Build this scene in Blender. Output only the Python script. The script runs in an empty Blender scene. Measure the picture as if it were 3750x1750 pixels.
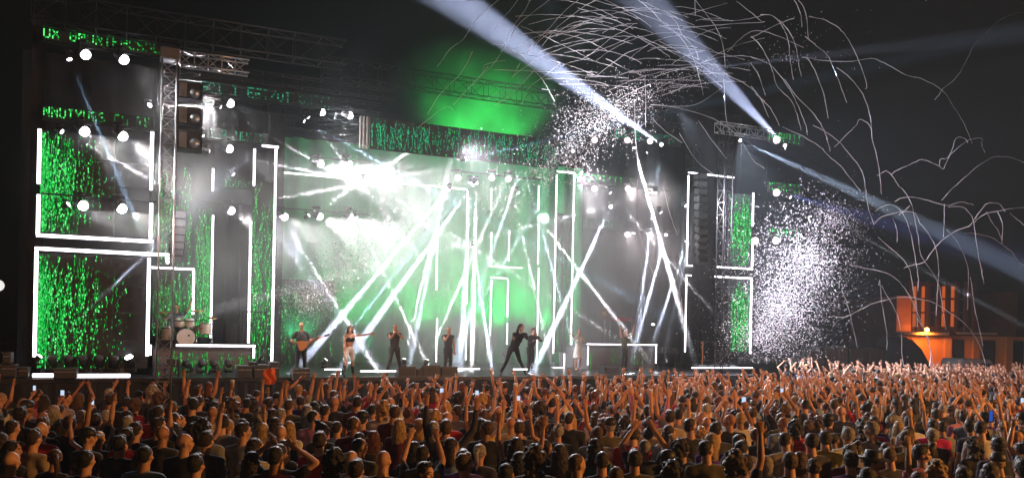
import bpy, bmesh, math, random
from mathutils import Vector, Matrix, noise, Quaternion
random.seed(7)
R = math.radians
sc = bpy.context.scene
COL = sc.collection
# ------------------------------------------------------------------ camera
F = 3000.0                       # focal length in photograph pixels (photo is 3750 x 1750)
EYE = Vector((0, 0, 3.1)); ROLL = .020; HX, HY = 1875.0, 1205.0
cd = bpy.data.cameras.new('camera'); cam = bpy.data.objects.new('camera', cd); COL.objects.link(cam); sc.camera = cam
cd.sensor_width = 36; cd.lens = 36 * F / 3750; cd.shift_y = 330 / 3750; cd.clip_end = 600; cd.clip_start = .1
CR = Vector((math.cos(ROLL), 0, math.sin(ROLL))); CU = Vector((-math.sin(ROLL), 0, math.cos(ROLL)))
mw = Matrix((CR, CU, Vector((0, -1, 0)))).transposed().to_4x4(); mw.translation = EYE
cam.matrix_world = mw
# ------------------------------------------------------------------ night sky
w = bpy.data.worlds.new('World'); sc.world = w; w.use_nodes = True
nt = w.node_tree; bg = nt.nodes['Background']
sky = nt.nodes.new('ShaderNodeTexSky'); sky.sky_type = 'NISHITA'; sky.sun_disc = False
sky.sun_elevation = R(1.5); sky.sun_rotation = R(200)
tint = nt.nodes.new('ShaderNodeMix'); tint.data_type = 'RGBA'; tint.blend_type = 'MULTIPLY'; tint.inputs[0].default_value = 1
tint.inputs[7].default_value = (.35, .75, .9, 1)
nt.links.new(sky.outputs[0], tint.inputs[6]); nt.links.new(tint.outputs[2], bg.inputs[0]); bg.inputs[1].default_value = .0010
vs = sc.view_settings; vs.view_transform = 'Standard'; vs.look = 'None'; vs.exposure = 0; vs.gamma = 1
cy = sc.cycles; cy.use_denoising = True; cy.max_bounces = 4; cy.diffuse_bounces = 1; cy.glossy_bounces = 1
cy.transmission_bounces = 3; cy.transparent_max_bounces = 6; cy.volume_bounces = 0; cy.volume_max_steps = 64
cy.sample_clamp_indirect = 1.0; cy.use_adaptive_sampling = False; cy.caustics_reflective = False; cy.caustics_refractive = False
HAZE = .0012
# ------------------------------------------------------------------ frames of reference
TH = math.atan(.436); ST = Matrix.Translation((0, 30, 0)) @ Matrix.Rotation(TH, 4, 'Z')
E_ = Vector((math.cos(TH), math.sin(TH), 0)); N_ = Vector((-math.sin(TH), math.cos(TH), 0)); P0 = Vector((0, 30, 0))
DECK = 1.37
def ray(px, py): return Vector((0, 1, 0)) + CR * ((px - HX) / F) + CU * ((HY - py) / F)
def S(px, py, v=0.0):            # a direction of the photograph met with the upright plane v metres behind the stage edge -> (u, z)
    d = ray(px, py); dxy = Vector((d.x, d.y, 0))
    t = (v + N_.dot(P0)) / N_.dot(dxy)
    p = d * t
    return E_.dot(Vector((p.x, p.y, 0)) - P0), EYE.z + p.z
def W(u, v, z): return P0 + E_ * u + N_ * v + Vector((0, 0, z))
def SP(px, py, v): u, z = S(px, py, v); return W(u, v, z)
def D(px, py, dist):             # at a distance straight ahead
    return EYE + ray(px, py) * dist
def U(px, v): return S(px, 1300, v)[0]
def project(p):
    q = Vector(p) - EYE
    return HX + F * q.dot(CR) / q.y, HY - F * q.dot(CU) / q.y
# ------------------------------------------------------------------ materials
def mat(name, col, rough=.6, metal=0, var=.15, scale=8, bump=0, sheen=0, spec=.4):
    m = bpy.data.materials.new(name); m.use_nodes = True; nt = m.node_tree; b = nt.nodes['Principled BSDF']
    b.inputs['Roughness'].default_value = rough; b.inputs['Metallic'].default_value = metal
    b.inputs['Specular IOR Level'].default_value = spec
    if sheen: b.inputs['Sheen Weight'].default_value = sheen; b.inputs['Sheen Roughness'].default_value = .4
    tc = nt.nodes.new('ShaderNodeTexCoord'); n = nt.nodes.new('ShaderNodeTexNoise'); n.inputs['Scale'].default_value = scale; n.inputs['Detail'].default_value = 4
    r = nt.nodes.new('ShaderNodeMapRange'); r.inputs[3].default_value = 1 - var; r.inputs[4].default_value = 1 + var
    mx = nt.nodes.new('ShaderNodeMix'); mx.data_type = 'RGBA'; mx.blend_type = 'MULTIPLY'; mx.inputs[0].default_value = 1; mx.inputs[6].default_value = (*col, 1)
    nt.links.new(tc.outputs['Object'], n.inputs[0]); nt.links.new(n.outputs[0], r.inputs[0]); nt.links.new(r.outputs[0], mx.inputs[7]); nt.links.new(mx.outputs[2], b.inputs[0])
    if bump:
        bp = nt.nodes.new('ShaderNodeBump'); bp.inputs[0].default_value = bump; bp.inputs[1].default_value = .02
        nt.links.new(n.outputs[0], bp.inputs['Height']); nt.links.new(bp.outputs[0], b.inputs['Normal'])
    return m
def emis(name, col, st, sample='NONE'):
    m = bpy.data.materials.new(name); m.use_nodes = True; nt = m.node_tree; nt.nodes.remove(nt.nodes['Principled BSDF'])
    e = nt.nodes.new('ShaderNodeEmission'); e.inputs[0].default_value = (*col, 1); e.inputs[1].default_value = st
    nt.links.new(e.outputs[0], nt.nodes['Material Output'].inputs[0]); m.cycles.emission_sampling = sample
    return m
M = dict(
    black=mat('black_paint', (.02, .02, .022), .5), cloth=mat('black_drape', (.018, .018, .022), .9, bump=.6, scale=5),
    alu=mat('truss_aluminium', (.5, .5, .52), .35, .85), steel=mat('dark_steel', (.045, .045, .05), .45, .6),
    deck=mat('stage_vinyl', (.06, .065, .07), .3), plaza=mat('plaza_paving', (.12, .115, .11), .85, scale=1.5, bump=.3),
    case=mat('flight_case_laminate', (.05, .05, .055), .5), edge=mat('case_edging', (.55, .55, .56), .35, .8),
    screen=mat('led_mesh_dark', (.035, .042, .045), .55, var=.3, scale=30), scrim=mat('grey_scrim', (.16, .16, .17), .9, scale=3),
    greenback=mat('green_backdrop_cloth', (.10, .5, .24), .8, scale=.7, var=.35), roof=mat('roof_membrane', (.25, .3, .27), .8, scale=1.2, var=.3),
    white=mat('white_paint', (.75, .75, .74), .5), grille=mat('speaker_grille', (.05, .05, .055), .5, .5, scale=120, var=.4),
    tube=emis('led_tube', (1, .93, 1), 5.5, 'FRONT'), tubedim=emis('led_tube_haze', (1, .9, .97), 2.2, 'NONE'),
    lens=emis('lamp_lens', (1, .95, 1), 9), lenspink=emis('lamp_lens_warm', (1, .78, .82), 2.2), lensoff=mat('lens_glass', (.08, .09, .1), .08),
    g1=emis('led_green_dim', (.002, .16, .02), 1.0), g2=emis('led_green', (.01, .62, .07), 1.0), g3=emis('led_green_bright', (.12, 1, .22), 1.3),
    t1=emis('led_teal_dim', (.0, .13, .06), 1.0), t2=emis('led_teal', (.02, .5, .24), 1.0),
    paper=None, sodium=emis('sodium_lamp', (1, .42, .06), 22), windowlit=emis('lit_window', (1, .65, .12), .55),
    paneglow=emis('orange_glow_pane', (1, .17, .015), .5), facade=mat('ochre_facade', (.60, .24, .08), .85, scale=.8, bump=.3), trim=mat('facade_trim', (.5, .3, .18), .8), darkglass=mat('window_glass', (.02, .02, .025), .1),
    brick=mat('unlit_red_brick', (.10, .04, .025), .9, scale=3, var=.4), drum=mat('white_drum_shell', (.8, .78, .74), .3), chrome=mat('chrome', (.7, .7, .7), .15, 1), brass=mat('brass_cymbal', (.7, .5, .2), .25, .9),
    red=mat('red_lacquer', (.6, .03, .04), .35), wood=mat('guitar_wood', (.4, .14, .04), .3), orange=mat('orange_cloth', (.9, .2, .05), .7),
)
def paper(name, col, tr=.5):
    m = bpy.data.materials.new(name); m.use_nodes = True; nt = m.node_tree; b = nt.nodes['Principled BSDF']
    b.inputs[0].default_value = (*col, 1); b.inputs['Roughness'].default_value = .55
    t = nt.nodes.new('ShaderNodeBsdfTranslucent'); t.inputs[0].default_value = (*col, 1)
    mx = nt.nodes.new('ShaderNodeMixShader'); mx.inputs[0].default_value = tr
    nt.links.new(b.outputs[0], mx.inputs[1]); nt.links.new(t.outputs[0], mx.inputs[2]); nt.links.new(mx.outputs[0], nt.nodes['Material Output'].inputs[0])
    return m
M['paper'] = paper('white_paper', (.85, .82, .85)); M['paper2'] = paper('pink_white_paper', (.85, .76, .80)); M['foil'] = mat('confetti_foil', (.8, .8, .85), .25, .7)
# ------------------------------------------------------------------ mesh building
class G:
    def __init__(s): s.v = []; s.f = []; s.m = []
    def add(s, vs, fs, mi=0, mx=None):
        o = len(s.v); s.v += [tuple(mx @ Vector(p)) for p in vs] if mx else [tuple(p) for p in vs]
        s.f += [tuple(o + i for i in f) for f in fs]; s.m += [mi] * len(fs); return s
    def box(s, a, b, mi=0, mx=None, bev=0):
        x0, y0, z0 = [min(p, q) for p, q in zip(a, b)]; x1, y1, z1 = [max(p, q) for p, q in zip(a, b)]
        if bev:
            e = bev; vs = []
            for z, k in ((z0, e), (z0 + e, 0), (z1 - e, 0), (z1, e)):
                xa, xb, ya, yb = x0 + k, x1 - k, y0 + k, y1 - k
                vs += [(xa + e, ya, z), (xb - e, ya, z), (xb, ya + e, z), (xb, yb - e, z), (xb - e, yb, z), (xa + e, yb, z), (xa, yb - e, z), (xa, ya + e, z)]
            fs = [tuple(range(7, -1, -1)), tuple(range(24, 32))]
            for r in range(3): fs += [(r * 8 + i, r * 8 + (i + 1) % 8, r * 8 + 8 + (i + 1) % 8, r * 8 + 8 + i) for i in range(8)]
            return s.add(vs, fs, mi, mx)
        return s.add([(x0, y0, z0), (x1, y0, z0), (x1, y1, z0), (x0, y1, z0), (x0, y0, z1), (x1, y0, z1), (x1, y1, z1), (x0, y1, z1)],
                     [(3, 2, 1, 0), (4, 5, 6, 7), (0, 1, 5, 4), (1, 2, 6, 5), (2, 3, 7, 6), (3, 0, 4, 7)], mi, mx)
    def tube(s, pts, rad, n=6, mi=0, cap=True):
        pts = [Vector(p) for p in pts]; k = len(pts)
        if not isinstance(rad, (list, tuple)): rad = [rad] * k
        vs = []; up = None
        for i, p in enumerate(pts):
            t = (pts[min(i + 1, k - 1)] - pts[max(i - 1, 0)])
            t = t.normalized() if t.length > 1e-9 else Vector((0, 0, 1))
            if up is None: up = Vector((0, 0, 1)) if abs(t.z) < .9 else Vector((1, 0, 0))
            a = t.cross(up); a = a.normalized() if a.length > 1e-6 else Vector((1, 0, 0)); b = a.cross(t); up = b
            for j in range(n):
                g = 2 * math.pi * (j + .5) / n; vs.append(p + (a * math.cos(g) + b * math.sin(g)) * rad[i])
        fs = [(i * n + j, i * n + (j + 1) % n, (i + 1) * n + (j + 1) % n, (i + 1) * n + j) for i in range(k - 1) for j in range(n)]
        if cap: fs += [tuple(range(n - 1, -1, -1)), tuple((k - 1) * n + j for j in range(n))]
        return s.add(vs, fs, mi)
    def lathe(s, prof, n=16, mx=None, mi=0):
        vs = []; k = len(prof)
        for r, z in prof: vs += [(r * math.cos(2 * math.pi * j / n), r * math.sin(2 * math.pi * j / n), z) for j in range(n)]
        fs = [(i * n + j, i * n + (j + 1) % n, (i + 1) * n + (j + 1) % n, (i + 1) * n + j) for i in range(k - 1) for j in range(n)]
        fs += [tuple(range(n - 1, -1, -1)), tuple((k - 1) * n + j for j in range(n))]
        return s.add(vs, fs, mi, mx)
    def ball(s, c, r, n=12, m=8, mx=None, mi=0):
        if not isinstance(r, (list, tuple)): r = (r, r, r)
        vs = [(c[0], c[1], c[2] - r[2])]
        for i in range(1, m):
            a = math.pi * i / m - math.pi / 2
            vs += [(c[0] + r[0] * math.cos(a) * math.cos(2 * math.pi * j / n), c[1] + r[1] * math.cos(a) * math.sin(2 * math.pi * j / n), c[2] + r[2] * math.sin(a)) for j in range(n)]
        vs.append((c[0], c[1], c[2] + r[2])); t = len(vs) - 1
        fs = [(0, 1 + (j + 1) % n, 1 + j) for j in range(n)] + [(t, 1 + (m - 2) * n + j, 1 + (m - 2) * n + (j + 1) % n) for j in range(n)]
        fs += [(1 + i * n + j, 1 + i * n + (j + 1) % n, 1 + (i + 1) * n + (j + 1) % n, 1 + (i + 1) * n + j) for i in range(m - 2) for j in range(n)]
        return s.add(vs, fs, mi, mx)
    def mesh(s, name, mats, smooth=False):
        me = bpy.data.meshes.new(name); me.from_pydata(s.v, [], s.f)
        for m in (mats if isinstance(mats, (list, tuple)) else [mats]): me.materials.append(m)
        if any(s.m): me.polygons.foreach_set('material_index', s.m)
        if smooth: me.polygons.foreach_set('use_smooth', [True] * len(s.f))
        me.update(); return me
def link(name, data, parent=None, mx=None):
    o = bpy.data.objects.new(name, data); COL.objects.link(o)
    if parent: o.parent = parent
    if mx is not None: o.matrix_local = mx
    return o
def tag(o, label=None, cat=None, group=None, kind=None):
    if label: o['label'] = label
    if cat: o['category'] = cat
    if group: o['group'] = group
    if kind: o['kind'] = kind
    return o
def thing(name, mx, label, cat, group=None):
    return tag(link(name, None, None, mx), label, cat, group)
def part(name, g, mats, parent, mx=None, smooth=False, kind=None, label=None):
    o = link(name, g.mesh(name, mats, smooth) if isinstance(g, G) else g, parent, mx)
    return tag(o, label=label, kind=kind)
def at(u, v, z, rz=0): return Matrix.Translation(W(u, v, z)) @ Matrix.Rotation(TH + rz, 4, 'Z')
def aim(d):               # rotation with local -Z along d
    return Vector(d).to_track_quat('-Z', 'Y').to_matrix().to_4x4()
def spot(loc, d, energy, ang, col=(1, 1, 1), blend=.25, r=.05, name='lamp_light'):
    l = bpy.data.lights.new(name, 'SPOT'); l.energy = energy; l.spot_size = R(ang); l.spot_blend = blend; l.shadow_soft_size = r; l.color = col
    o = bpy.data.objects.new(name, l); COL.objects.link(o); o.matrix_world = Matrix.Translation(loc) @ aim(d); return o
def ordinal(k): return ['first', 'second', 'third', 'fourth', 'fifth', 'sixth', 'seventh', 'eighth', 'ninth', 'tenth', 'eleventh', 'twelfth'][k] if k < 12 else f'{k+1}th'
# ------------------------------------------------------------------ ground, haze
g = G(); g.box((-95, -12, -.4), (95, 110, 0)); o = link('ground', g.mesh('ground', M['plaza'])); tag(o, kind='structure', label='dark plaza ground under the crowd')
g = G(); g.box((-97, -14, -1.5), (97, 112, 24)); o = link('haze', g.mesh('haze', None))
hm = bpy.data.materials.new('haze_air'); hm.use_nodes = True; nt = hm.node_tree; nt.nodes.remove(nt.nodes['Principled BSDF'])
pv = nt.nodes.new('ShaderNodeVolumePrincipled'); pv.inputs['Density'].default_value = HAZE; pv.inputs['Color'].default_value = (.78, .92, 1, 1); pv.inputs['Anisotropy'].default_value = .2
nt.links.new(pv.outputs[0], nt.nodes['Material Output'].inputs['Volume']); o.data.materials[0] = hm
tag(o, kind='stuff', label='thin stage haze hanging in the night air')
# thicker drifting smoke over the stage itself
def smoke(name, label, c, r, dens, sc_=.35, lo=.42):
    g = G(); g.ball((0, 0, 0), (r[0], r[1], r[2]), 24, 14); o = link(name, g.mesh(name, None), None, Matrix.Translation(c) @ Matrix.Rotation(TH, 4, 'Z'))
    m = bpy.data.materials.new(name); m.use_nodes = True; nt = m.node_tree; nt.nodes.remove(nt.nodes['Principled BSDF']); N = nt.nodes.new; Lk = nt.links.new
    pv = N('ShaderNodeVolumePrincipled'); tc = N('ShaderNodeTexCoord'); nz = N('ShaderNodeTexNoise'); nz.inputs['Scale'].default_value = sc_; nz.inputs['Detail'].default_value = 3
    mp = N('ShaderNodeMapRange'); mp.inputs[1].default_value = lo; mp.inputs[2].default_value = .68; mp.inputs[3].default_value = .3; mp.inputs[4].default_value = 1
    dv = N('ShaderNodeVectorMath'); dv.operation = 'DIVIDE'; dv.inputs[1].default_value = r; ln = N('ShaderNodeVectorMath'); ln.operation = 'LENGTH'
    fo = N('ShaderNodeMapRange'); fo.interpolation_type = 'SMOOTHSTEP'; fo.inputs[1].default_value = 1; fo.inputs[2].default_value = .35; fo.inputs[3].default_value = 0; fo.inputs[4].default_value = 1
    mu = N('ShaderNodeMath'); mu.operation = 'MULTIPLY'; m2 = N('ShaderNodeMath'); m2.operation = 'MULTIPLY'; m2.inputs[1].default_value = dens
    Lk(tc.outputs['Object'], nz.inputs[0]); Lk(nz.outputs[0], mp.inputs[0]); Lk(tc.outputs['Object'], dv.inputs[0]); Lk(dv.outputs[0], ln.inputs[0]); Lk(ln.outputs['Value'], fo.inputs[0])
    Lk(mp.outputs[0], mu.inputs[0]); Lk(fo.outputs[0], mu.inputs[1]); Lk(mu.outputs[0], m2.inputs[0]); Lk(m2.outputs[0], pv.inputs['Density']); pv.inputs['Anisotropy'].default_value = .3; pv.inputs['Color'].default_value = (.92, .93, .95, 1)
    Lk(pv.outputs[0], nt.nodes['Material Output'].inputs['Volume']); o.data.materials[0] = m; m.cycles.volume_step_rate = 1
    return tag(o, kind='stuff', label=label)
smoke('smoke', 'drifting smoke filling the middle of the stage', W(-1, 4.5, 5.4), (12.5, 6.5, 6.0), .13)
smoke('smoke', 'dense white smoke glowing in front of the paired lamps', SP(1400, 690, 5.5), (5.0, 2.4, 2.8), .16, .6, .35)
smoke('smoke', 'grey smoke around the left screens and hanging cabinets', W(-11.2, 2.0, 7.0), (5.6, 2.6, 5.4), .24, .5)
smoke('smoke', 'grey blue smoke over the right riser', W(7.5, 6, 5.5), (5.8, 5, 5.8), .16, .45)
smoke('smoke', 'green lit smoke rising above the overhead screen', SP(1760, 380, 9.5), (5.2, 2.6, 3.4), .30, .45, .46)
smoke('smoke', 'small puff of smoke added to glow at the star of light', SP(2378, 712, 5.5), (1.9, 1.3, 1.9), .45, .6, .4)  # puff put in to catch the beams and glow like glare
smoke('smoke', 'low smoke rolling along the stage floor', W(-1, 5.5, 2.4), (10, 5, 2.0), .10, .7)
# ------------------------------------------------------------------ stage deck and skirt
UL, UR = U(-10, 0), U(2790, 0)
t = thing('stage_deck', at(0, 0, 0), 'long black concert stage deck with draped front behind the crowd', 'stage')
g = G(); g.box((UL, 0, DECK - .12), (UR, 13, DECK)); part('deck_top', g, M['deck'], t)
g = G()
n = 260; vs = []
for i in range(n + 1):
    x = UL + (UR - UL) * i / n; y = -.04 + .05 * math.sin(i * 1.9) * math.sin(i * .37)
    vs += [(x, y, 0), (x, y * .6, DECK - .14)]
g.add(vs, [(2 * i, 2 * i + 2, 2 * i + 3, 2 * i + 1) for i in range(n)]); part('front_drape', g, M['cloth'], t)
g = G(); g.box((UL, -.03, DECK - .10), (UR, -.005, DECK + .01)); part('edge_trim', g, M['steel'], t)
nb = 16
for i in range(nb):
    x = UL + (UR - UL) * (i + .5) / nb; g = G(); g.box((x - .03, .5, 0), (x + .03, .56, DECK - .13)); part('leg', g, M['steel'], t)
# lattice beam / tower in local coordinates from A to B
def lattice(name, mx, A, B, w_, h_, step, label, cat, group=None, m='alu', r=.026, rb=.014):
    t = thing(name, mx, label, cat, group); A = Vector(A); B = Vector(B); d = (B - A).normalized()
    a = Vector((0, 1, 0)) if abs(d.y) < .9 else Vector((1, 0, 0)); b = d.cross(a).normalized(); a = b.cross(d).normalized()
    cs = [a * (w_ / 2 * i) + b * (h_ / 2 * j) for i, j in ((-1, -1), (1, -1), (1, 1), (-1, 1))]
    for c in cs:
        g = G(); g.tube([A + c, B + c], r, 6); part('chord', g, M[m], t, smooth=True)
    k = max(1, round((B - A).length / step)); g = G()
    for i in range(k):
        p, q = A.lerp(B, i / k), A.lerp(B, (i + 1) / k)
        for s in range(4):
            c0, c1 = cs[s], cs[(s + 1) % 4]
            g.tube([p + c0, q + c1] if i % 2 else [p + c1, q + c0], rb, 4); g.tube([p + c0, p + c1], rb, 4)
    part('lacing', g, M[m], t, kind='stuff'); return t
I4 = Matrix.Identity(4)
# main front roof truss
u0, z0 = S(120, 32, .3); u1, z1 = S(1240, 190, .3)
lattice('roof_truss', at(0, .3, 0), (u0, 0, z0), (U(1240, .3), 0, z0), .7, .8, .8, 'long roof truss sloping across the top left of the stage', 'truss', m='steel')
lattice('roof_truss', at(0, 6, 0), (S(1180, 245, 6)[0], 0, S(1180, 245, 6)[1]), (S(2500, 245, 6)[0], 0, S(1180, 245, 6)[1]), .6, .7, .8, 'hazy rear roof truss running over the green glow', 'truss', m='steel')
ut, zt = S(625, 150, .4)
lattice('roof_truss', at(ut, .4, 0), (0, .5, zt - .2), (0, 9.5, zt - .2), .6, .7, .8, 'roof truss running backwards from the tall lattice tower', 'truss', m='steel')
uu, zz = S(1240, 200, .3)
for k in range(4):
    vv = 2.2 + k * 2.1
    lattice('cross_truss', at(0, vv, 0), (ut + .3, 0, zt - .25), (uu + 2.5, 0, zt - .25), .35, .35, .7, f'{ordinal(k)} slim cross truss from the front under the roof', 'truss', 'slim cross trusses under the roof', m='steel', r=.02, rb=.01)
# left front tower
ut, z1 = S(622, 225, -.3); zt = z1
tw = lattice('truss_tower', at(ut, -.3, 0), (0, 0, .02), (0, 0, zt), .42, .42, .42, 'tall silver lattice tower standing before the drum kit', 'tower')
g = G(); g.box((-.28, -.28, zt), (.28, .28, zt + .35), bev=.03); part('head_block', g, M['alu'], tw)
g = G(); g.box((-.6, -.6, 0), (.6, .6, .02)); part('base_plate', g, M['steel'], tw)
uc, zc = S(700, 210, -.3)
lattice('roof_truss', at(ut, -.3, 0), (.3, 0, zt + .12), (2.3, 0, zt + .12), .4, .4, .42, 'short silver truss arm on top of the tall tower', 'truss')
# right front tower
ur, zr = S(2660, 480, .5)
lattice('truss_tower', at(ur, .5, 0), (0, 0, .02), (0, 0, zr), .42, .42, .5, 'grey lattice tower at the right end of the stage', 'tower', m='steel')
ur2, zr2 = S(2655, 470, 1.5)
lattice('roof_truss', at(0, 1.5, 0), (ur2 - .4, 0, zr2), (U(2800, 1.5), 0, zr2), .4, .4, .5, 'short truss beam above the right end tower', 'truss')
# inner dark towers
for px, py, v, lb in ((855, 880, 5.5, 'grey lattice tower between the two bright tubes beside the drums'), (2540, 640, 6, 'hazy lattice tower behind the right light frame')):
    u, z = S(px, py, v); lattice('truss_tower', at(u, v, DECK), (0, 0, .0), (0, 0, z - DECK + 1.5), .62, .5, .62, lb, 'tower', m='steel')
# ------------------------------------------------------------------ LED screens
DOTS = {'U': '10001,10001,10001,10001,10001,10001,01110', 'X': '10001,10001,01010,00100,01010,10001,10001', 'G': '01110,10001,10000,10111,10001,10001,01110',
        'M': '10001,11011,10101,10101,10001,10001,10001', 'N': '10001,11001,10101,10101,10011,10001,10001', 'T': '11111,00100,00100,00100,00100,00100,00100',
        'E': '11111,10000,10000,11110,10000,10000,11111', 'D': '11110,10001,10001,10001,10001,10001,11110', 'S': '01111,10000,10000,01110,00001,00001,11110',
        'I': '01110,00100,00100,00100,00100,00100,01110', 'Y': '10001,10001,01010,00100,00100,00100,00100', '/': '00001,00001,00010,00100,01000,10000,10000',
        'C': '01110,10001,10000,10000,10000,10001,01110', 'R': '11110,10001,10001,11110,10100,10010,10001', ' ': '00000,' * 6 + '00000'}
def quad(g, x, z, w_, h_, mi, y=-.0): g.add([(x - w_ / 2, y, z - h_ / 2), (x + w_ / 2, y, z - h_ / 2), (x + w_ / 2, y, z + h_ / 2), (x - w_ / 2, y, z + h_ / 2)], [(0, 1, 2, 3)], mi)
def rain(g, x0, x1, z0, z1, n, rnd, fade=1.0, sparse=.0, wd=.022):
    L = x1 - x0
    for s in range(int(n * 1.5)):
        t = rnd.random() ** (1 + fade); x = x0 + .03 + (L - .06) * t; ph = rnd.random() * 9; a = .02 + .09 * rnd.random(); fq = 1.2 + 2.5 * rnd.random()
        top = z1 - (z1 - z0) * rnd.random() * .35; bot = z0 + (z1 - z0) * rnd.random() * .4 * (1 if rnd.random() < .6 else 0)
        keep = .88 - .55 * t * fade - sparse; z = top; br = rnd.random()
        while z > bot:
            h = .03 + .06 * rnd.random()
            xx = x + a * math.sin(z * fq + ph) + .02 * math.sin(z * 9 + ph * 3)
            if rnd.random() < keep and x0 + .02 < xx < x1 - .02 and z - h > z0:
                q = rnd.random(); mi = 3 if (q < .07 or (br > .86 and q < .4)) else (2 if q < .45 + .25 * br else 1)
                quad(g, xx, z - h / 2, wd * (.6 + .6 * rnd.random()) * (1.5 if mi == 3 else 1), h, mi, -.012)
            z -= h * (.8 + rnd.random() * .8)
def screen(px0, py0, px1, py1, v, label, n=40, fade=1.0, sparse=0, seed=1, cells=(3, 4), panelmat='screen', teal=False, base=None):
    u0, z1 = S(px0, py0, v); u1, _ = S(px1, py1, v); z0 = S((px0 + px1) / 2, py1, v)[1] if base is None else base
    t = thing('led_screen', at(u0, v, z0), label, 'screen', 'green LED screens'); w_, h_ = u1 - u0, z1 - z0
    for i in range(cells[0]):
        for j in range(cells[1]):
            g = G(); g.box((w_ * i / cells[0] + .006, 0, h_ * j / cells[1] + .006), (w_ * (i + 1) / cells[0] - .006, .09, h_ * (j + 1) / cells[1] - .006))
            part('panel', g, M[panelmat], t)
    g = G(); g.m = []; rain(g, 0, w_, 0, h_, n, random.Random(seed), fade, sparse)
    mm = [M['screen'], M['t1'] if teal else M['g1'], M['t2'] if teal else M['g2'], M['t2'] if teal else M['g3']]
    part('lit_pixels', g, mm, t, kind='stuff'); return t
screen(150, 475, 548, 862, 1.0, 'tall green code rain screen inside the upper left light frame', 120, 2.4, seed=2)
screen(142, 925, 540, 1340, 1.0, 'green code rain screen inside the lower left light frame', 115, 1.9, seed=3, base=DECK + .25)
screen(562, 600, 700, 975, 3.2, 'narrow green screen behind the tall lattice tower', 26, 0, .3, seed=4, cells=(1, 4))
screen(560, 988, 706, 1230, 3.2, 'square green screen directly behind the drummer', 34, 0, .1, seed=5, cells=(2, 3))
screen(712, 760, 775, 1236, 4.4, 'slim curving green screen right of the drummer', 30, -.4, .0, seed=6, cells=(1, 5))
screen(925, 660, 1003, 1320, 3.6, 'narrow green pillar screen beside the guitarist', 26, 0, .1, seed=7, cells=(1, 7))
screen(2040, 780, 2095, 1290, 7, 'slim green pillar screen inside the tall centre right frame', 20, 0, .2, seed=8, cells=(1, 6))
screen(2672, 706, 2752, 975, 1.6, 'upper green screen on the right end of the stage', 40, -.3, .05, seed=9, cells=(1, 3))
screen(2672, 1022, 2746, 1290, 1.6, 'lower green screen on the right end behind confetti', 40, -.2, .05, seed=10, cells=(1, 3))
screen(1012, 1020, 1220, 1350, 9.5, 'faint green screen behind the guitarist at stage rear', 26, .3, .25, seed=11, cells=(3, 4))
# wide overhead screen with side fins
u0, zt_ = S(1356, 428, 3.0); u1 = U(2030, 3.0); zb = S(1356, 545, 3.0)[1]
t = thing('led_screen', at(u0, 3.0, zb), 'wide dark overhead screen with teal code hanging above centre stage', 'screen', 'green LED screens')
for i in range(9):
    for j in range(2):
        L = (u1 - u0) / 9; H = (zt_ - zb) / 2; g = G(); g.box((L * i + .006, 0, H * j + .006), (L * (i + 1) - .006, .12, H * (j + 1) - .006)); part('panel', g, M['screen'], t)
g = G(); rain(g, 0, u1 - u0, 0, zt_ - zb, 150, random.Random(12), .1, .25); part('lit_pixels', g, [M['screen'], M['t1'], M['t2'], M['g2']], t, kind='stuff')
for k in range(3):
    g = G(); g.box((-.12 - k * .13, .02, 0), (-.07 - k * .13, .1, zt_ - zb)); part('fin', g, M['white'], t)
# green lettering banners
def banner(px0, py0, px1, py1, v, label, text=None, seed=0, dens=.8, dim=0.0, teal=False):
    u0, z1 = S(px0, py0, v); u1 = U(px1, v); z0 = S(px0, py1, v)[1]; w_, h_ = u1 - u0, z1 - z0; rnd = random.Random(seed)
    t = thing('led_banner', at(u0, v, z0), label, 'led banner', 'green lettering banners over the lamp bars'); n = max(1, round(w_ / (h_ * 1.6)))
    for i in range(n):
        g = G(); g.box((w_ * i / n + .004, 0, -.02), (w_ * (i + 1) / n - .004, .1, h_ + .02)); part('panel', g, M['screen'], t)
    g = G(); cw = h_ * .62; k = max(1, int(w_ / cw)); px_ = h_ / 8
    for c in range(k):
        ch = text[c] if text and c < len(text) else rnd.choice('UXGMNTEDSIYCR/')
        f = c / max(1, k - 1)
        for r_, row in enumerate(DOTS[ch].split(',')[:7]):
            for q, b in enumerate(row):
                keep = dens * (1 - .55 * f * (1 - dim))
                if b == '1' and rnd.random() < keep:
                    mi = (3 if rnd.random() < .45 * (1 - f) else 2) if rnd.random() < .85 - .35 * f else 1
                    quad(g, c * cw + (q + .7) * cw / 6.2, h_ - (r_ + .8) * px_, cw / 6.2 * .95, px_ * .98, mi, -.012)
    part('lettering', g, [M['screen'], M['t1'] if teal else M['g1'], M['t2'] if teal else M['g2'], M['t2'] if teal else M['g3']], t, kind='stuff'); return t
banner(158, 96, 600, 142, .9, 'top left green lettering banner high under the roof', 'UX GMUNTEGDSME Y/I', 1, .95)
banner(158, 388, 550, 430, .9, 'green lettering banner above the upper left light frame', 'NNUIYUGS CM T', 2, .95)
banner(735, 296, 1210, 340, 5, 'long faint lettering banner right of the hanging cabinets', 'SCI T EET/UI GSC', 3, .8, teal=True)
banner(765, 470, 965, 505, 5, 'short lettering banner below the hanging cabinets', 'I R TEEIII', 4, .8, teal=True)
banner(820, 655, 925, 685, 5, 'small green banner left of the bright pillar top', None, 5, .6)
banner(2255, 470, 2480, 505, 7, 'upper lettering banner at right over the pink lamps', 'EC TES UE', 6, .6, teal=True)
banner(2115, 632, 2330, 672, 7, 'middle right lettering banner beside the tall frame', 'EEESSIII/Y', 7, .9, dim=.5)
banner(2140, 800, 2310, 832, 7, 'faint lettering banner below the middle right one', 'I T UUU', 8, .5, teal=True)
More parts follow.
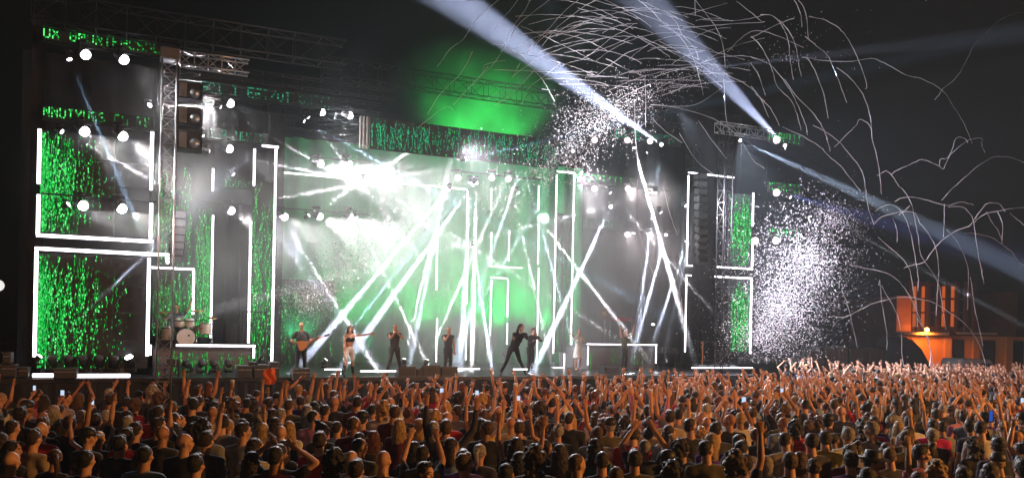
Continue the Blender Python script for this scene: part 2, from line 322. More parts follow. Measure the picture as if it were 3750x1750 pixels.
for py, s_, lb in ((480, 20, 'uppermost'), (665, 21, 'middle'), (832, 22, 'lowest')):
    banner(2815, py, 2932, py + 36, 2.5, f'{lb} short green banner beyond the right end tower', 'MUGNIII', s_, .85, dim=.6)
# ------------------------------------------------------------------ white LED tube frames
TUBES = []
def frame(label, v, segs, wpx=13, name='light_frame', m='tube'):
    us = [S(x, y, v) for s in segs for x, y in (s[0], s[1])]; u0 = min(p[0] for p in us); zb = min(p[1] for p in us)
    t = thing(name, at(u0, v, zb), label, 'light frame')
    for a, b in segs:
        (ua, za), (ub, zb_) = S(*a, v), S(*b, v)
        zz = abs(a[1] - b[1]) > abs(a[0] - b[0])
        hw = wpx * .82 / 2 / 110
        if zz: um = (ua + ub) / 2; A, B = (um - hw, 0, min(za, zb_)), (um + hw, .05, max(za, zb_))
        else: zm = (za + zb_) / 2; A, B = (min(ua, ub) - hw, 0, zm - hw), (max(ua, ub) + hw, .05, zm + hw)
        o_ = (u0, 0, zb)
        A = tuple(p - q for p, q in zip(A, o_)); B = tuple(p - q for p, q in zip(B, o_))
        g = G(); g.box(A, B, bev=.008); part('tube', g, M[m], t)
        back = G(); back.box((A[0] - .015, .055, A[2] - .015), (B[0] + .015, .10, B[2] + .015)); part('tube_rail', back, M['black'], t)
    return t
frame('upper left light frame, open at the top', .9, [((144, 472), (142, 673)), ((140, 712), (139, 858)), ((139, 864), (556, 881)), ((556, 480), (555, 696)), ((554, 744), (552, 872))], 13)
frame('lower left light frame, tall square of white tubes', .9, [((134, 918), (125, 1306)), ((134, 910), (614, 933)), ((545, 944), (540, 1303)), ((614, 940), (613, 965))], 13)
frame('bright floor strips below the lower left frame', .35, [((125, 1373), (192, 1374)), ((285, 1374), (470, 1375))], 13)
frame('small light frame around the drummer', 3.1, [((559, 981), (709, 984)), ((709, 990), (707, 1151))], 9)
frame('lone tall white tube right of the drummer', 4.3, [((781, 617), (779, 699)), ((779, 787), (773, 1236))], 9)
frame('low light frame around the drum riser', 1.6, [((649, 1264), (932, 1266)), ((930, 1274), (929, 1311)), ((551, 1262), (550, 1300))], 9)
frame('light frame of two tall tubes beside the guitarist', 3.4, [((932, 545), (931, 680)), ((921, 811), (908, 1256)), ((1013, 545), (994, 1323)), ((964, 536), (1017, 537))], 10)
frame('long white tube line over centre stage', 8, [((1016, 638), (1600, 676)), ((1601, 805), (1601, 1061)), ((1600, 1166), (1599, 1325))], 7)
frame('narrow light frame behind the two centre singers', 8, [((1608, 687), (1708, 691)), ((1712, 700), (1712, 860)), ((1712, 875), (1711, 1113)), ((1709, 1192), (1706, 1318))], 7)
frame('open light frame behind the leaning singer, upper', 8.2, [((1799, 690), (1799, 770)), ((1799, 851), (1799, 970)), ((1799, 977), (1911, 979)), ((1865, 846), (1864, 956)), ((1973, 680), (1973, 770)), ((1973, 822), (1972, 968))], 6)
frame('open light frame behind the leaning singer, lower', 8.2, [((1799, 1017), (1858, 1018)), ((1798, 1026), (1798, 1230)), ((1861, 1026), (1859, 1160)), ((1859, 1183), (1857, 1260)), ((1971, 982), (1969, 1330))], 6)
frame('tall narrow light frame right of centre stage', 6.8, [((2041, 630), (2106, 632)), ((2040, 640), (2027, 1294)), ((2106, 640), (2089, 1292))], 7)
frame('small corner of white tube at the foot of the narrow frame', 6, [((2068, 1294), (2067, 1340)), ((2028, 1345), (2067, 1346))], 6)
frame('low light frame around the right riser', 4.5, [((2152, 1260), (2406, 1262)), ((2154, 1268), (2154, 1335)), ((2404, 1268), (2403, 1329))], 6)
frame('right light frame with top corner, upper half', 4.5, [((2524, 632), (2688, 650)), ((2523, 642), (2516, 968)), ((2516, 972), (2535, 973))], 7)
frame('right light frame, lower half', 4.5, [((2515, 1008), (2531, 1008)), ((2515, 1015), (2510, 1288))], 7)
frame('upper light frame at the right end tower', 1.5, [((2760, 706), (2758, 828)), ((2757, 875), (2756, 976)), ((2630, 978), (2756, 984))], 8)
frame('lower light frame at the right end tower', 1.5, [((2621, 1014), (2754, 1018)), ((2753, 1024), (2749, 1294))], 8)
frame('floor light strips at centre stage', .8, [((1191, 1352), (1249, 1352)), ((1322, 1358), (1456, 1359)), ((1680, 1350), (1756, 1351)), ((1882, 1351), (1931, 1352))], 5)
frame('floor light strip at the right stage end', .8, [((2537, 1345), (2755, 1347))], 6)
# ------------------------------------------------------------------ risers, drapes, backdrop
def blockthing(name, px0, px1, pyt, v, depth, label, cat, m, base=DECK, front=None):
    u0, z = S(px0, pyt, v); u1 = U(px1, v); t = thing(name, at(u0, v, base), label, cat)
    g = G(); g.box((0, 0, z - base - .08), (u1 - u0, depth, z - base)); part('platform', g, M['deck'], t)
    g = G(); g.box((.03, .03, 0), (u1 - u0 - .03, depth - .03, z - base - .085)); part('fascia', g, M[m], t)
    if front:
        g = G(); rain(g, 0, u1 - u0, 0, z - base - .1, front, random.Random(px0), 0, .2); part('lit_pixels', g, [M['screen'], M['g1'], M['g2'], M['g2']], t, Matrix.Translation((0, .02, 0)), kind='stuff')
    return z
RZ = blockthing('drum_riser', 556, 930, 1270, 1.7, 3.0, 'grey drum riser edged with a white tube', 'riser', 'scrim', front=26)
RR = blockthing('keyboard_riser', 2156, 2402, 1266, 4.6, 3.0, 'grey riser at right with the red haired performer', 'riser', 'scrim', front=8)
# rear structures
def sheet(name, u0, u1, z0, z1, v, m, label, cat, amp=.12, fr=2.2, n=60):
    t = thing(name, at(u0, v, z0), label, cat); g = G(); vs = []
    for i in range(n + 1):
        x = (u1 - u0) * i / n
        for j in range(5):
            z = (z1 - z0) * j / 4; vs.append((x, amp * math.sin(x * fr + .6 * math.sin(x * 1.3)) * (1 - .25 * j / 4), z))
    fs = [(i * 5 + j, (i + 1) * 5 + j, (i + 1) * 5 + j + 1, i * 5 + j + 1) for i in range(n) for j in range(4)]
    g.add(vs, fs); part('cloth', g, M[m], t, smooth=True)
    g = G(); g.tube([(0, .02, z1 - z0), (u1 - u0, .02, z1 - z0)], .03, 6); part('hanging_pipe', g, M['steel'], t); return t
sheet('backdrop_curtain', U(1020, 11), U(2120, 11), DECK, S(1600, 560, 11)[1], 11, 'greenback', 'wide green backdrop curtain glowing behind the band', 'backdrop', .1, 6, 160)
sheet('side_curtain', U(2120, 11.5), U(2700, 11.5), DECK, S(2400, 380, 11.5)[1], 11.5, 'cloth', 'dark curtain behind the right hand riser', 'curtain', .12, 5)
sheet('side_curtain', U(60, 6.5), U(1030, 6.5), DECK, S(600, 250, 6.5)[1], 6.6, 'cloth', 'dark curtain behind the drum kit and left screens', 'curtain', .12, 5)
sheet('side_curtain', U(95, 1.8), U(150, 1.8), DECK, S(150, 60, 1.8)[1], 1.8, 'cloth', 'narrow black drape down the far left stage edge', 'curtain', .06, 9, 20)
sheet('grey_gauze', U(150, 2.2), U(545, 2.2), DECK, S(300, 1130, 2.2)[1], 2.2, 'scrim', 'grey gauze hanging behind the lower left screen', 'gauze', .05, 8)
# ------------------------------------------------------------------ lamps
def lamp_meshes():
    d = {}
    g = G(); g.box((-.16, -.13, -.05), (.16, .13, .05), bev=.015); d['base'] = g.mesh('base', M['black'])
    g = G(); g.box((-.19, -.035, -.30), (-.165, .035, 0)); g.box((.165, -.035, -.30), (.19, .035, 0)); g.box((-.19, -.035, -.05), (.19, .035, -.03)); d['yoke'] = g.mesh('yoke', M['black'])
    g = G(); g.lathe([(.02, .22), (.09, .2), (.12, .12), (.135, .0), (.15, -.10), (.15, -.16)], 14); d['head'] = g.mesh('head', M['black'], True)
    for k, mm in (('lens', 'lens'), ('lenspink', 'lenspink'), ('lensoff', 'lensoff')):
        g = G(); g.ball((0, 0, -.155), (.135, .135, .07), 14, 6); d[k] = g.mesh('lens', M[mm], True)
    for k, mm in (('washlens', 'lens'), ('washpink', 'lenspink')):
        g = G(); g.ball((0, 0, -.12), (.155, .155, .15), 16, 8); d[k] = g.mesh('lens', M[mm], True)
    return d
LM = lamp_meshes(); LAMPS = []
def lamp(name, p, d, label, cat, size=1.0, lens='lens', hang=True, group=None):
    d = Vector(d).normalized(); yaw = math.atan2(d.y, d.x)
    sg = 1 if hang else -1
    t = thing(name, Matrix.Translation(Vector(p) + Vector((0, 0, sg * .30 * size))) @ Matrix.Scale(size, 4), label, cat, group)
    part('base', LM['base'], None, t)
    part('yoke', LM['yoke'], None, t, Matrix.Rotation(yaw + math.pi / 2, 4, 'Z') @ (Matrix.Identity(4) if hang else Matrix.Rotation(math.pi, 4, 'X')))
    hm_ = Matrix.Translation((0, 0, -sg * .30)) @ aim(d)
    h = part('head', LM['head'], None, t, hm_); part('lens', LM[lens], None, h)
    LAMPS.append(t); return t
COOL = (.72, .80, 1.0); PURP = (.74, .72, 1.0); WHT = (1, .96, 1); BLU = (.45, .72, 1.0)
# wash lamps: px, py, v, direction in stage axes (u, v, z), energy, lens, size, label
WASH = [
    (302, 192, .8, (.6, -.3, -.5), 'left one of the two round lamps under the top banner'),
    (441, 210, .8, (.7, -.2, -.5), 'right one of the two round lamps under the top banner'),
    (298, 473, .8, (.6, -.3, -.5), 'left one of the two round lamps above the upper left screen'),
    (437, 490, .8, (.8, -.2, -.6), 'right one of the two round lamps above the upper left screen'),
    (293, 746, .8, (.6, -.4, -.4), 'left round lamp crossing the middle of the upper left screen'),
    (434, 756, .8, (.7, -.3, -.5), 'right round lamp crossing the middle of the upper left screen'),
    (832, 373, 5, (.9, -.2, -.45), 'round lamp under the long faint banner right of the cabinets'),
    (828, 540, 5, (.9, -.2, -.35), 'round lamp under the short banner beside the cabinets'),
    (835, 765, 5, (.9, -.2, -.5), 'lowest round lamp left of the bright pillar'),
    (1168, 408, 6.5, (.95, 0, -.1), 'round lamp left of the overhead screen, upper bar'),
    (1270, 420, 6.5, (.95, 0, -.15), 'round lamp nearest the fins of the overhead screen'),
    (1162, 596, 6.5, (.9, -.1, -.2), 'left lamp of the glaring white pair under the overhead screen'),
    (1268, 598, 6.5, (.9, -.1, -.3), 'right lamp of the glaring white pair under the overhead screen'),
    (1032, 788, 6.5, (.9, -.1, -.5), 'round lamp right of the tall pillar tubes, lower bar'),
    (1160, 788, 6.5, (.9, -.1, -.4), 'round lamp on the lower bar in the middle haze'),
    (1275, 790, 6.5, (.9, -.1, -.4), 'round lamp on the lower bar nearest the centre'),
]
for i, (px, py, v, d, lb) in enumerate(WASH):
    p = SP(px, py, v); dd = E_ * d[0] + N_ * d[1] + Vector((0, 0, d[2]))
    lamp('wash_light', p, dd, lb, 'stage light', 1.0, 'washlens', group='round white wash lights')
    en = (300, 500, 1600, 3000, 1000, 2600, 2800, 3000, 3600, 3000, 3800, 5200, 6500, 3000, 5200, 5000)[i]
    spot(p + dd.normalized() * .32, dd, en, 62, (1, .97, .95), .8, .12)
PINK = [(2175, 513), (2295, 513), (2378, 517), (2175, 690), (2297, 690), (2378, 700), (2295, 857), (2378, 859), (1676, 650), (1800, 650), (1860, 655)]
for i, (px, py) in enumerate(PINK):
    v = 6.8; p = SP(px, py, v); dd = E_ * -.2 + N_ * -.8 + Vector((0, 0, -.25))
    row = ['top', 'top', 'top', 'middle', 'middle', 'middle', 'bottom', 'bottom', 'centre', 'centre', 'centre'][i]; pos = ['leftmost', 'middle', 'rightmost', 'leftmost', 'middle', 'rightmost', 'left', 'right', 'leftmost', 'middle', 'rightmost'][i]
    lamp('wash_light', p, dd, f'{pos} pink-white lamp of the {row} bar ' + ('behind centre stage' if row == 'centre' else 'over the right riser'), 'stage light', .95, 'washpink', group='pink-white wash lights')
    spot(p + dd.normalized() * .3, dd, 260, 75, (1, .85, .88), .8, .12)
for i, (px, py) in enumerate([(2835, 515), (2835, 707), (2833, 882), (2757, 883)]):
    p = SP(px, py, 2.2); dd = N_ * -1 + E_ * .1
    lamp('wash_light', p, dd, ['upper', 'middle', 'lower', 'left of the lowest'][i] + ' pale oval lamp beyond the right end tower', 'stage light', 1.1, 'washpink', group='pale lamps at the right end')
    spot(p + dd * .3, dd + E_ * .3, 420, 80, (.85, .82, 1), .8, .1)
# beam lamps: origin px, v0, target px, v1, cone degrees, energy, colour, label
BEAMS = [
    (2424, 531, 3, 1620, -30, -11, 2.6, 5e6, PURP, 'lamp throwing the widest lilac beam to the upper left'),
    (2876, 535, 2.4, 2380, 20, -10, 3.0, 3.2e6, PURP, 'lamp throwing the second lilac beam from the far right bar'),
    (2706, 512, 2.4, 3260, 765, -5, 3.6, 1.8e6, COOL, 'lamp whose bright cone crosses over the right end tower'),
    (2888, 718, 2.4, 3400, 1000, -2, 1.5, 4e5, WHT, 'lamp with the long thin beam above the falling confetti'),
    (2545, 255, 8, 3750, 120, 4, 4, 5e5, PURP, 'high rear lamp with a faint lilac beam going right'),
    (2866, 545, 3, 3740, 300, -3, 2.5, 3.0e5, COOL, 'lamp with the dim grey beam rising to the far right'),
    (847, 632, 5, 1003, 768, 5, 1.4, 1.6e5, WHT, 'small lamp with a beam behind the pillar tubes'),
    (1660, 560, 6, 1500, 1330, 3, 1.4, 1.8e5, COOL, 'rear lamp with a pale beam to the monitors'),
    (1905, 560, 5, 2110, 1300, 3, 1.4, 1.5e5, COOL, 'rear lamp with a thin beam to the white dress'),
    (2230, 700, 5, 2480, 990, 4, 1.4, 1.6e5, WHT, 'lamp with a thin beam over the right riser'),
    (2850, 700, 3, 3640, 925, -2, 11, 2.2e5, (.30, .32, 1), 'lamp spreading a dim violet glow above the orange building'),
    (250, 208, .8, 340, 425, .4, 1.8, 5e4, BLU, 'small lamp with a blue beam below the top banner'),
    (216, 477, .7, 760, 770, -.6, 1.6, 1.1e5, WHT, 'small lamp with a beam crossing the upper left screen'),
    (240, 755, .7, 450, 625, .2, 1.6, 2.5e4, BLU, 'small lamp with a short blue beam at screen middle'),
    (541, 390, .7, 640, 330, -.3, 1.6, 1e4, WHT, 'single small lamp left of the lattice tower'),
    (798, 387, 4.8, 1340, 700, 6.5, 1.6, 2.6e5, WHT, 'lamp with a long beam slanting past the pillar top'),
    (736, 490, 4.5, 930, 745, 4.5, 3.0, 2.2e5, COOL, 'lamp with a broad blue beam right of the cabinets'),
    (755, 552, 4.8, 1500, 700, 8, 1.4, 2.4e5, WHT, 'small lamp below the cabinets aiming right'),
    (1123, 423, 6, 1310, 655, 6.5, 1.5, 3.5e5, WHT, 'lamp with a steep beam left of the overhead screen'),
    (1105, 440, 6.2, 1300, 545, 6.2, 1.8, 1.2e5, BLU, 'lamp with a blue beam toward the overhead screen'),
    (1123, 794, 5.6, 1640, 465, 4, 1.8, 4e5, WHT, 'lower bar lamp with a beam climbing to the right'),
    (1697, 585, 2.4, 1945, 528, 1.2, 2.4, 5e5, BLU, 'lamp at the underside of the overhead screen, beam right'),
    (830, 762, 5.2, 1420, 655, 6, 1.5, 1.5e5, WHT, 'lamp with a thin level beam behind the pillar'),
    (1645, 690, 5, 1130, 1300, 2.6, 2.0, 4e5, COOL, 'lamp with the broad beam falling to the guitarist'),
    (1735, 672, 5, 1235, 1370, 2.0, 2.3, 5e5, COOL, 'lamp with the broad beam falling to the woman dancer'),
    (1187, 1325, 2.2, 1600, 815, 3.5, 1.3, 2.0e5, BLU, 'floor lamp left of the black clad singer, beam rising'),
    (1478, 1324, 2.4, 1580, 888, 3.5, 1.5, 2.0e5, WHT, 'floor lamp right of the black clad singer'),
    (1560, 1326, 2.4, 1725, 950, 3.5, 1.6, 2.2e5, WHT, 'floor lamp behind the grey monitor wedges'),
    (1640, 1305, 3, 1910, 855, 5, 1.6, 1.8e5, COOL, 'floor lamp behind the blond singer, beam rising right'),
    (1722, 662, 5, 1698, 1120, 4, 2.4, 4e5, COOL, 'lamp with the broad upright beam at the centre'),
    (1744, 664, 5, 1727, 1372, 3, 1.5, 5e5, WHT, 'lamp with the narrow upright beam reaching the floor'),
    (1735, 900, 6, 1805, 1370, 2, 2.0, 1.8e5, COOL, 'lamp with a pale beam landing right of centre'),
    (1026, 785, 5, 1310, 1240, 3, 1.5, 2.0e5, WHT, 'lamp with a thin beam down to the guitarist side'),
    (1330, 655, 6, 1720, 900, 4, 1.4, 1.8e5, WHT, 'glare lamp with a thin beam to lower right'),
    (1300, 790, 6, 1560, 1320, 3.5, 1.4, 1.5e5, WHT, 'lower bar lamp with a beam to the monitors'),
    (1893, 700, 5, 2065, 920, 4, 1.7, 3e5, WHT, 'lamp with a beam ending at the tall narrow frame'),
    (1930, 545, 5, 1830, 840, 5, 3.0, 3.5e5, COOL, 'lamp with a hazy broad beam below the overhead screen'),
    (1850, 590, 6, 1880, 720, 6, 1.6, 1.2e5, WHT, 'tiny lamp right of the overhead screen end'),
    (2238, 754, 6, 2118, 1008, 4, 2.0, 3.0e5, COOL, 'lamp with a beam falling beside the tall narrow frame'),
    (2375, 715, 6, 1985, 818, 5, 1.4, 2.4e5, WHT, 'star lamp with a long thin beam to the left'),
    (2320, 535, 6, 2384, 760, 5, 1.9, 9e5, WHT, 'upper lamp aiming down at the star of light'),
    (2318, 862, 6, 2390, 640, 5, 2.2, 1.4e6, BLU, 'lower lamp aiming up at the star of light'),
    (2378, 712, 6, 2470, 480, 4, 2.8, 6e4, BLU, 'star lamp with a broad blue beam upward right'),
    (2400, 700, 5, 2345, 1130, 3, 2.2, 2.0e5, COOL, 'lamp with a beam dropping behind the red performer'),
    (2257, 1285, 5, 2258, 960, 4.5, 2.6, 1.6e5, COOL, 'riser lamp with an upright beam'),
    (2440, 855, 5, 2366, 1128, 3, 2.2, 2.4e5, COOL, 'lamp with a slanting beam right of the riser'),
    (2516, 880, 5, 2460, 1050, 3, 2.0, 1.4e5, COOL, 'lamp with a short beam beside the right frame'),
    (2505, 750, 4, 2900, 985, 0, 1.8, 3.2e5, WHT, 'lamp with a beam crossing the right frames'),
    (2415, 772, 5, 2625, 1005, 4, 1.3, 2.2e5, WHT, 'small lamp with a thin beam behind the right frame'),
    (2560, 720, 4, 2480, 1100, 3, 2.4, 1.0e5, COOL, 'high lamp with soft beam inside the right frame'),
    (2392, 1180, 4, 2384, 1370, 3.2, 1.6, 8e4, WHT, 'bright little lamp right of the red performer'),
    (137, 1312, .8, 500, 965, .4, 1.5, 6e4, COOL, 'floor lamp at the left end with a beam across the lower screen'),
    (2350, 520, 9, 2180, -100, 3, 3.5, 8e4, BLU, 'rear lamp with a dim blue beam into the sky'),
    (2100, 560, 9, 1990, -100, 3, 3.5, 1.0e5, BLU, 'rear lamp with a dim grey beam into the sky'),
]
rb = random.Random(3); BEAMK = 3
for (x0, y0, v0, x1, y1, v1, ang, en, col, lb) in BEAMS:
    p = SP(x0, y0, v0); q = SP(x1, y1, v1); d = (q - p).normalized(); floor = y0 > 1150
    lamp('beam_light', p, d, lb, 'stage light', .58, 'lens', hang=not floor, group='moving head beam lights')
    spot(p + d * .17, d, en * (BEAMK * (2.2 if ang < 1.7 else 2.0 if ang < 2.1 else .8) * (1.4 if x0 < 1110 else 1) if ang < 3.3 and y0 > 560 or ang < 2.7 else 1.2), ang, col, .6, .045, 'beam')
# floor row of lamps at left and under the drum riser
for i, px in enumerate((192, 250, 305, 361, 416, 478)):
    lamp('floor_light', SP(px, 1322, .9), E_ * rb.uniform(-.3, .3) + N_ * -.4 + Vector((0, 0, .7)), f'{ordinal(i)} dark moving head from the left on the left stage floor', 'stage light', .95, 'lens' if i == 5 else 'lensoff', hang=False, group='row of dark moving heads on the left floor')
for i, px in enumerate((684, 737, 783, 838)):
    lamp('floor_light', SP(px, 1333, .9), E_ * rb.uniform(-.3, .3) + N_ * -.8 + Vector((0, 0, .4)), f'{ordinal(i)} lamp from the left on the floor before the drum riser', 'stage light', .8, 'lensoff', hang=False, group='lamps before the drum riser')
# lamp bars that carry the lamps
def bar(px0, px1, py, v, label, drop=1.2):
    u0, z = S(px0, py, v); u1 = U(px1, v); t = thing('lamp_bar', at(u0, v, z + .30), label, 'lamp bar')
    g = G(); g.tube([(0, 0, 0), (u1 - u0, 0, 0)], .03, 8); part('pipe', g, M['steel'], t)
    for x in (.1, (u1 - u0) / 2, u1 - u0 - .1): g = G(); g.tube([(x, 0, 0), (x, .05, drop)], .008, 4); part('hanger', g, M['steel'], t)
for a in ((150, 600, 190, .8, 'lamp bar under the top left banner'), (150, 560, 473, .8, 'lamp bar above the upper left screen'), (150, 560, 745, .8, 'lamp bar crossing the upper left screen'),
          (735, 980, 375, 5, 'lamp bar beside the hanging cabinets'), (735, 980, 540, 5, 'lamp bar under the short banner'), (735, 980, 765, 5, 'lamp bar left of the pillar'),
          (1080, 1345, 405, 6.5, 'lamp bar left of the overhead screen'), (1080, 1345, 596, 6.5, 'lamp bar in the white glare'), (1010, 1345, 788, 6.5, 'lamp bar low in the middle haze'),
          (2120, 2480, 513, 6.8, 'top lamp bar over the right riser'), (2120, 2480, 690, 6.8, 'middle lamp bar over the right riser'), (2240, 2480, 857, 6.8, 'bottom lamp bar over the right riser'),
          (1650, 1980, 650, 6.8, 'lamp bar behind centre stage'), (2700, 2930, 513, 2.2, 'top lamp bar beyond the right tower'), (2800, 2930, 707, 2.2, 'middle lamp bar beyond the right tower'), (2740, 2930, 882, 2.2, 'bottom lamp bar beyond the right tower')):
    bar(*a)
# green washes on backdrop and canopy, hidden lamps of the rear row
for px, v, e in ((1100, 9, 800), (1350, 9, 600), (1600, 9, 900), (1850, 9, 1500), (2060, 9, 900)):
    p = W(U(px, v), v, DECK + .5)
    lamp('floor_light', p, N_ * .5 + Vector((0, 0, 1)), {1100: 'green', 1350: 'second green', 1600: 'third green', 1850: 'fourth green', 2060: 'fifth green'}[px] + ' uplighter from the left at the foot of the backdrop', 'stage light', .8, 'lensoff', hang=False, group='green uplighters')
    spot(p + Vector((0, 0, .3)), N_ * .35 + Vector((0, 0, 1)), e, 100, (.04, 1, .34), .8, .1)
for px in (1620, 1710, 1800, 1880):
    p = SP(px, 560, 9); spot(p, Vector((0, 0, 1)) + E_ * rb.uniform(-.3, .3), 1000, 110, (.004, 1, .085), .8, .2)
# audience-facing floods on the roof trusses: rim light on the crowd
for u_, z_, e in ((-11, 10.5, 900), (-6, 10.5, 1100), (-1, 10, 1300), (4, 9.5, 1300), (8.5, 9.0, 1300)):
    spot(W(u_, 2.5, z_), N_ * -1 + Vector((0, 0, -.30)), e * 4, 72, (1, .95, .98), .6, .25)
# ------------------------------------------------------------------ sodium floods behind the camera, on masts
def mast(x, y, h, tgt, e, ang, label):
    t = thing('flood_mast', Matrix.Translation((x, y, 0)), label, 'lamp post'); g = G(); g.tube([(0, 0, 0), (0, 0, h)], [.12, .07], 10); part('pole', g, M['steel'], t)
    d = (Vector(tgt) - Vector((x, y, h))).normalized(); g = G(); g.box((-.35, -.25, -.1), (.35, .25, .12), bev=.03); hd = part('lamp_head', g, M['black'], t, Matrix.Translation((0, 0, h + .1)) @ aim(d))
    g = G(); g.box((-.3, -.2, -.12), (.3, .2, -.105)); part('lens', g, M['sodium'], hd)
    spot(Vector((x, y, h + .1)) + d * .3, d, e, ang, (1, .36, .16) if ang < 50 else (1, .43, .10), .8, .35)
mast(26, 5, 8.5, (6, 12, 1.5), 19000, 85, 'tall sodium flood mast beside the crowd')
for k_, mx_ in enumerate((-12, 0, 12, 25)):
    mast(mx_, -9, 14, (mx_ * .9 + 2, 29 + .3 * mx_, 1.5), (6500, 9500, 11000, 12500)[k_], 29, ['leftmost', 'second', 'third', 'rightmost'][k_] + ' tall flood mast behind the crowd lighting the front rows')
t = thing('flood_mast', Matrix.Translation((24, 21, 0)), 'added unseen white flood mast right of the crowd', 'lamp post'); g = G(); g.tube([(0, 0, 0), (0, 0, 6)], [.1, .06], 8); part('pole', g, M['steel'], t)  # mast put in out of view to brighten the right streamers and confetti
g = G(); g.box((-.3, -.2, 5.9), (.3, .2, 6.15), bev=.03); part('lamp_head', g, M['black'], t)
spot((24, 21, 6.4), (-13, 6, 4.5), 7000, 85, (.95, .93, 1), .7, .2)
# ------------------------------------------------------------------ hanging speakers
for i, (x0, y0, x1, y1) in enumerate(((652, 295, 738, 365), (652, 385, 738, 460), (652, 475, 736, 550))):
    u0, z1 = S(x0, y0, .6); u1, z0 = S(x1, y1, .6); w_, h_ = u1 - u0, z1 - z0
    t = thing('speaker_cabinet', at(u0, .6, z0), f'{["top", "middle", "bottom"][i]} one of three big silver and black cabinets hung beside the tower', 'speaker', 'cabinets hung beside the tower')
    g = G(); g.box((0, .05, 0), (w_, .7, h_), bev=.02); part('housing', g, M['steel'], t)
    g = G(); g.box((.03, .02, .04), (w_ * .38, .048, h_ - .04)); part('reflector', g, M['alu'], t)
    g = G(); g.box((w_ * .42, .02, .04), (w_ - .04, .048, h_ - .04)); part('front_grille', g, M['grille'], t)
    g = G(); g.lathe([(.16, 0), (.12, .05), (.05, .09)], 16, Matrix.Translation((w_ * .72, .02, h_ * .35)) @ Matrix.Rotation(math.pi / 2, 4, 'X')); part('horn', g, M['alu'], t, smooth=True)
    g = G()
    for a in ((-.01, 0), (w_ + .01, 0)): g.box((a[0] - .02, 0, -.12), (a[0] + .02, .06, h_ + .12))
    part('flying_frame', g, M['black'], t)
    g = G(); g.box((-.02, 0, h_ + .05), (w_ + .02, .06, h_ + .09)); part('crossbar', g, M['black'], t)
# curved line array
def array_(pts, v, label, m):
    u0, zt = S(*pts[0], v); t = thing('line_array', at(u0, v, zt), label, 'speaker array')
    for i, (x, y) in enumerate(pts):
        u, z = S(x, y, v); tilt = R(2 + i * 4); mx = Matrix.Translation((u - u0, 0, z - zt)) @ Matrix.Rotation(tilt, 4, 'X')
        g = G(); g.box((-.24, 0, -.13), (.24, .4, .13), bev=.02); c = part('cabinet', g, M['black'], t, mx)
        g = G(); g.box((-.21, -.012, -.11), (.21, -.002, .11)); part('grille', g, M[m], c)
array_([(656, 785), (655, 815), (654, 845), (651, 873), (649, 900), (646, 926), (642, 950)], 2.2, 'curved hanging line array behind the left lattice tower', 'alu')
array_([(2575, 645 + 29 * i) for i in range(12)], 3.4, 'long hazy line array hanging between the right frames', 'scrim')
# ------------------------------------------------------------------ stage furniture
def case(px0, px1, py0, py1, v, label, depth=.6, m='case', name='flight_case', base=DECK):
    u0, z1 = S(px0, py0, v); u1 = U(px1, v); z0 = max(base, S(px0, py1, v)[1]) if base is not None else S(px0, py1, v)[1]; w_, h_ = u1 - u0, z1 - z0
    t = thing(name, at(u0, v, z0), label, 'equipment case'); g = G(); g.box((0, 0, 0), (w_, depth, h_), bev=.02); part('case_body', g, M[m], t)
    g = G()
    for x in (0, w_):
        for z in (0, h_): g.box((x - .02 if x else -.005, -.008, z - .02 if z else 0), (x + .005 if x else .02, -.001, z + .005 if z else .02))
    g.box((.02, -.006, h_ * .62), (w_ - .02, -.001, h_ * .62 + .02)); part('edging', g, M['edge'], t)
    for k in (.3, .7): g = G(); g.box((w_ * k - .03, -.02, h_ * .6), (w_ * k + .03, -.009, h_ * .68)); part('latch', g, M['edge'], t)
case(8, 40, 1290, 1330, -.1, 'upper grey case stacked at the far left edge', name='flight_case', m='case', base=None)
case(0, 60, 1334, 1378, -.1, 'lower case at the far left edge of the stage', base=None)
case(62, 105, 1345, 1380, .1, 'small case next to the far left stack', base=None)
case(196, 282, 1348, 1386, -.35, 'black case in front of the bright floor strip', base=None)
case(870, 925, 1338, 1382, .0, 'left rack case by the deck lights near the drum riser', base=None)
case(930, 985, 1335, 1384, .0, 'rack case under the black camera arm', base=None)
case(988, 1024, 1325, 1386, .1, 'tall black case left of the guitarist', base=None)
case(1072, 1138, 1348, 1392, -.2, 'black case at the guitarist feet', base=None)
for k, (a, b, c) in enumerate(((1462, 1525, 1342), (1527, 1548, 1350), (1548, 1615, 1338), (1620, 1678, 1342))):
    u0, z = S(a, c, .1); u1 = U(b, .1); t = thing('monitor_wedge', at(u0, .1, DECK), f'{ordinal(k)} grey stage monitor from the left in front of the blond singer', 'speaker', 'stage monitors at centre'); w_, h_ = u1 - u0, z - DECK
    g = G(); g.add([(0, 0, 0), (w_, 0, 0), (w_, .5, 0), (0, .5, 0), (0, .05, h_), (w_, .05, h_), (w_, .35, h_ * .8), (0, .35, h_ * .8)], [(3, 2, 1, 0), (4, 5, 6, 7), (0, 1, 5, 4), (1, 2, 6, 5), (2, 3, 7, 6), (3, 0, 4, 7)]); part('housing', g, M['case'], t)
    g = G(); g.box((.04, -.012, .05), (w_ - .04, -.002, h_ - .05)); part('back_plate', g, M['steel'], t)
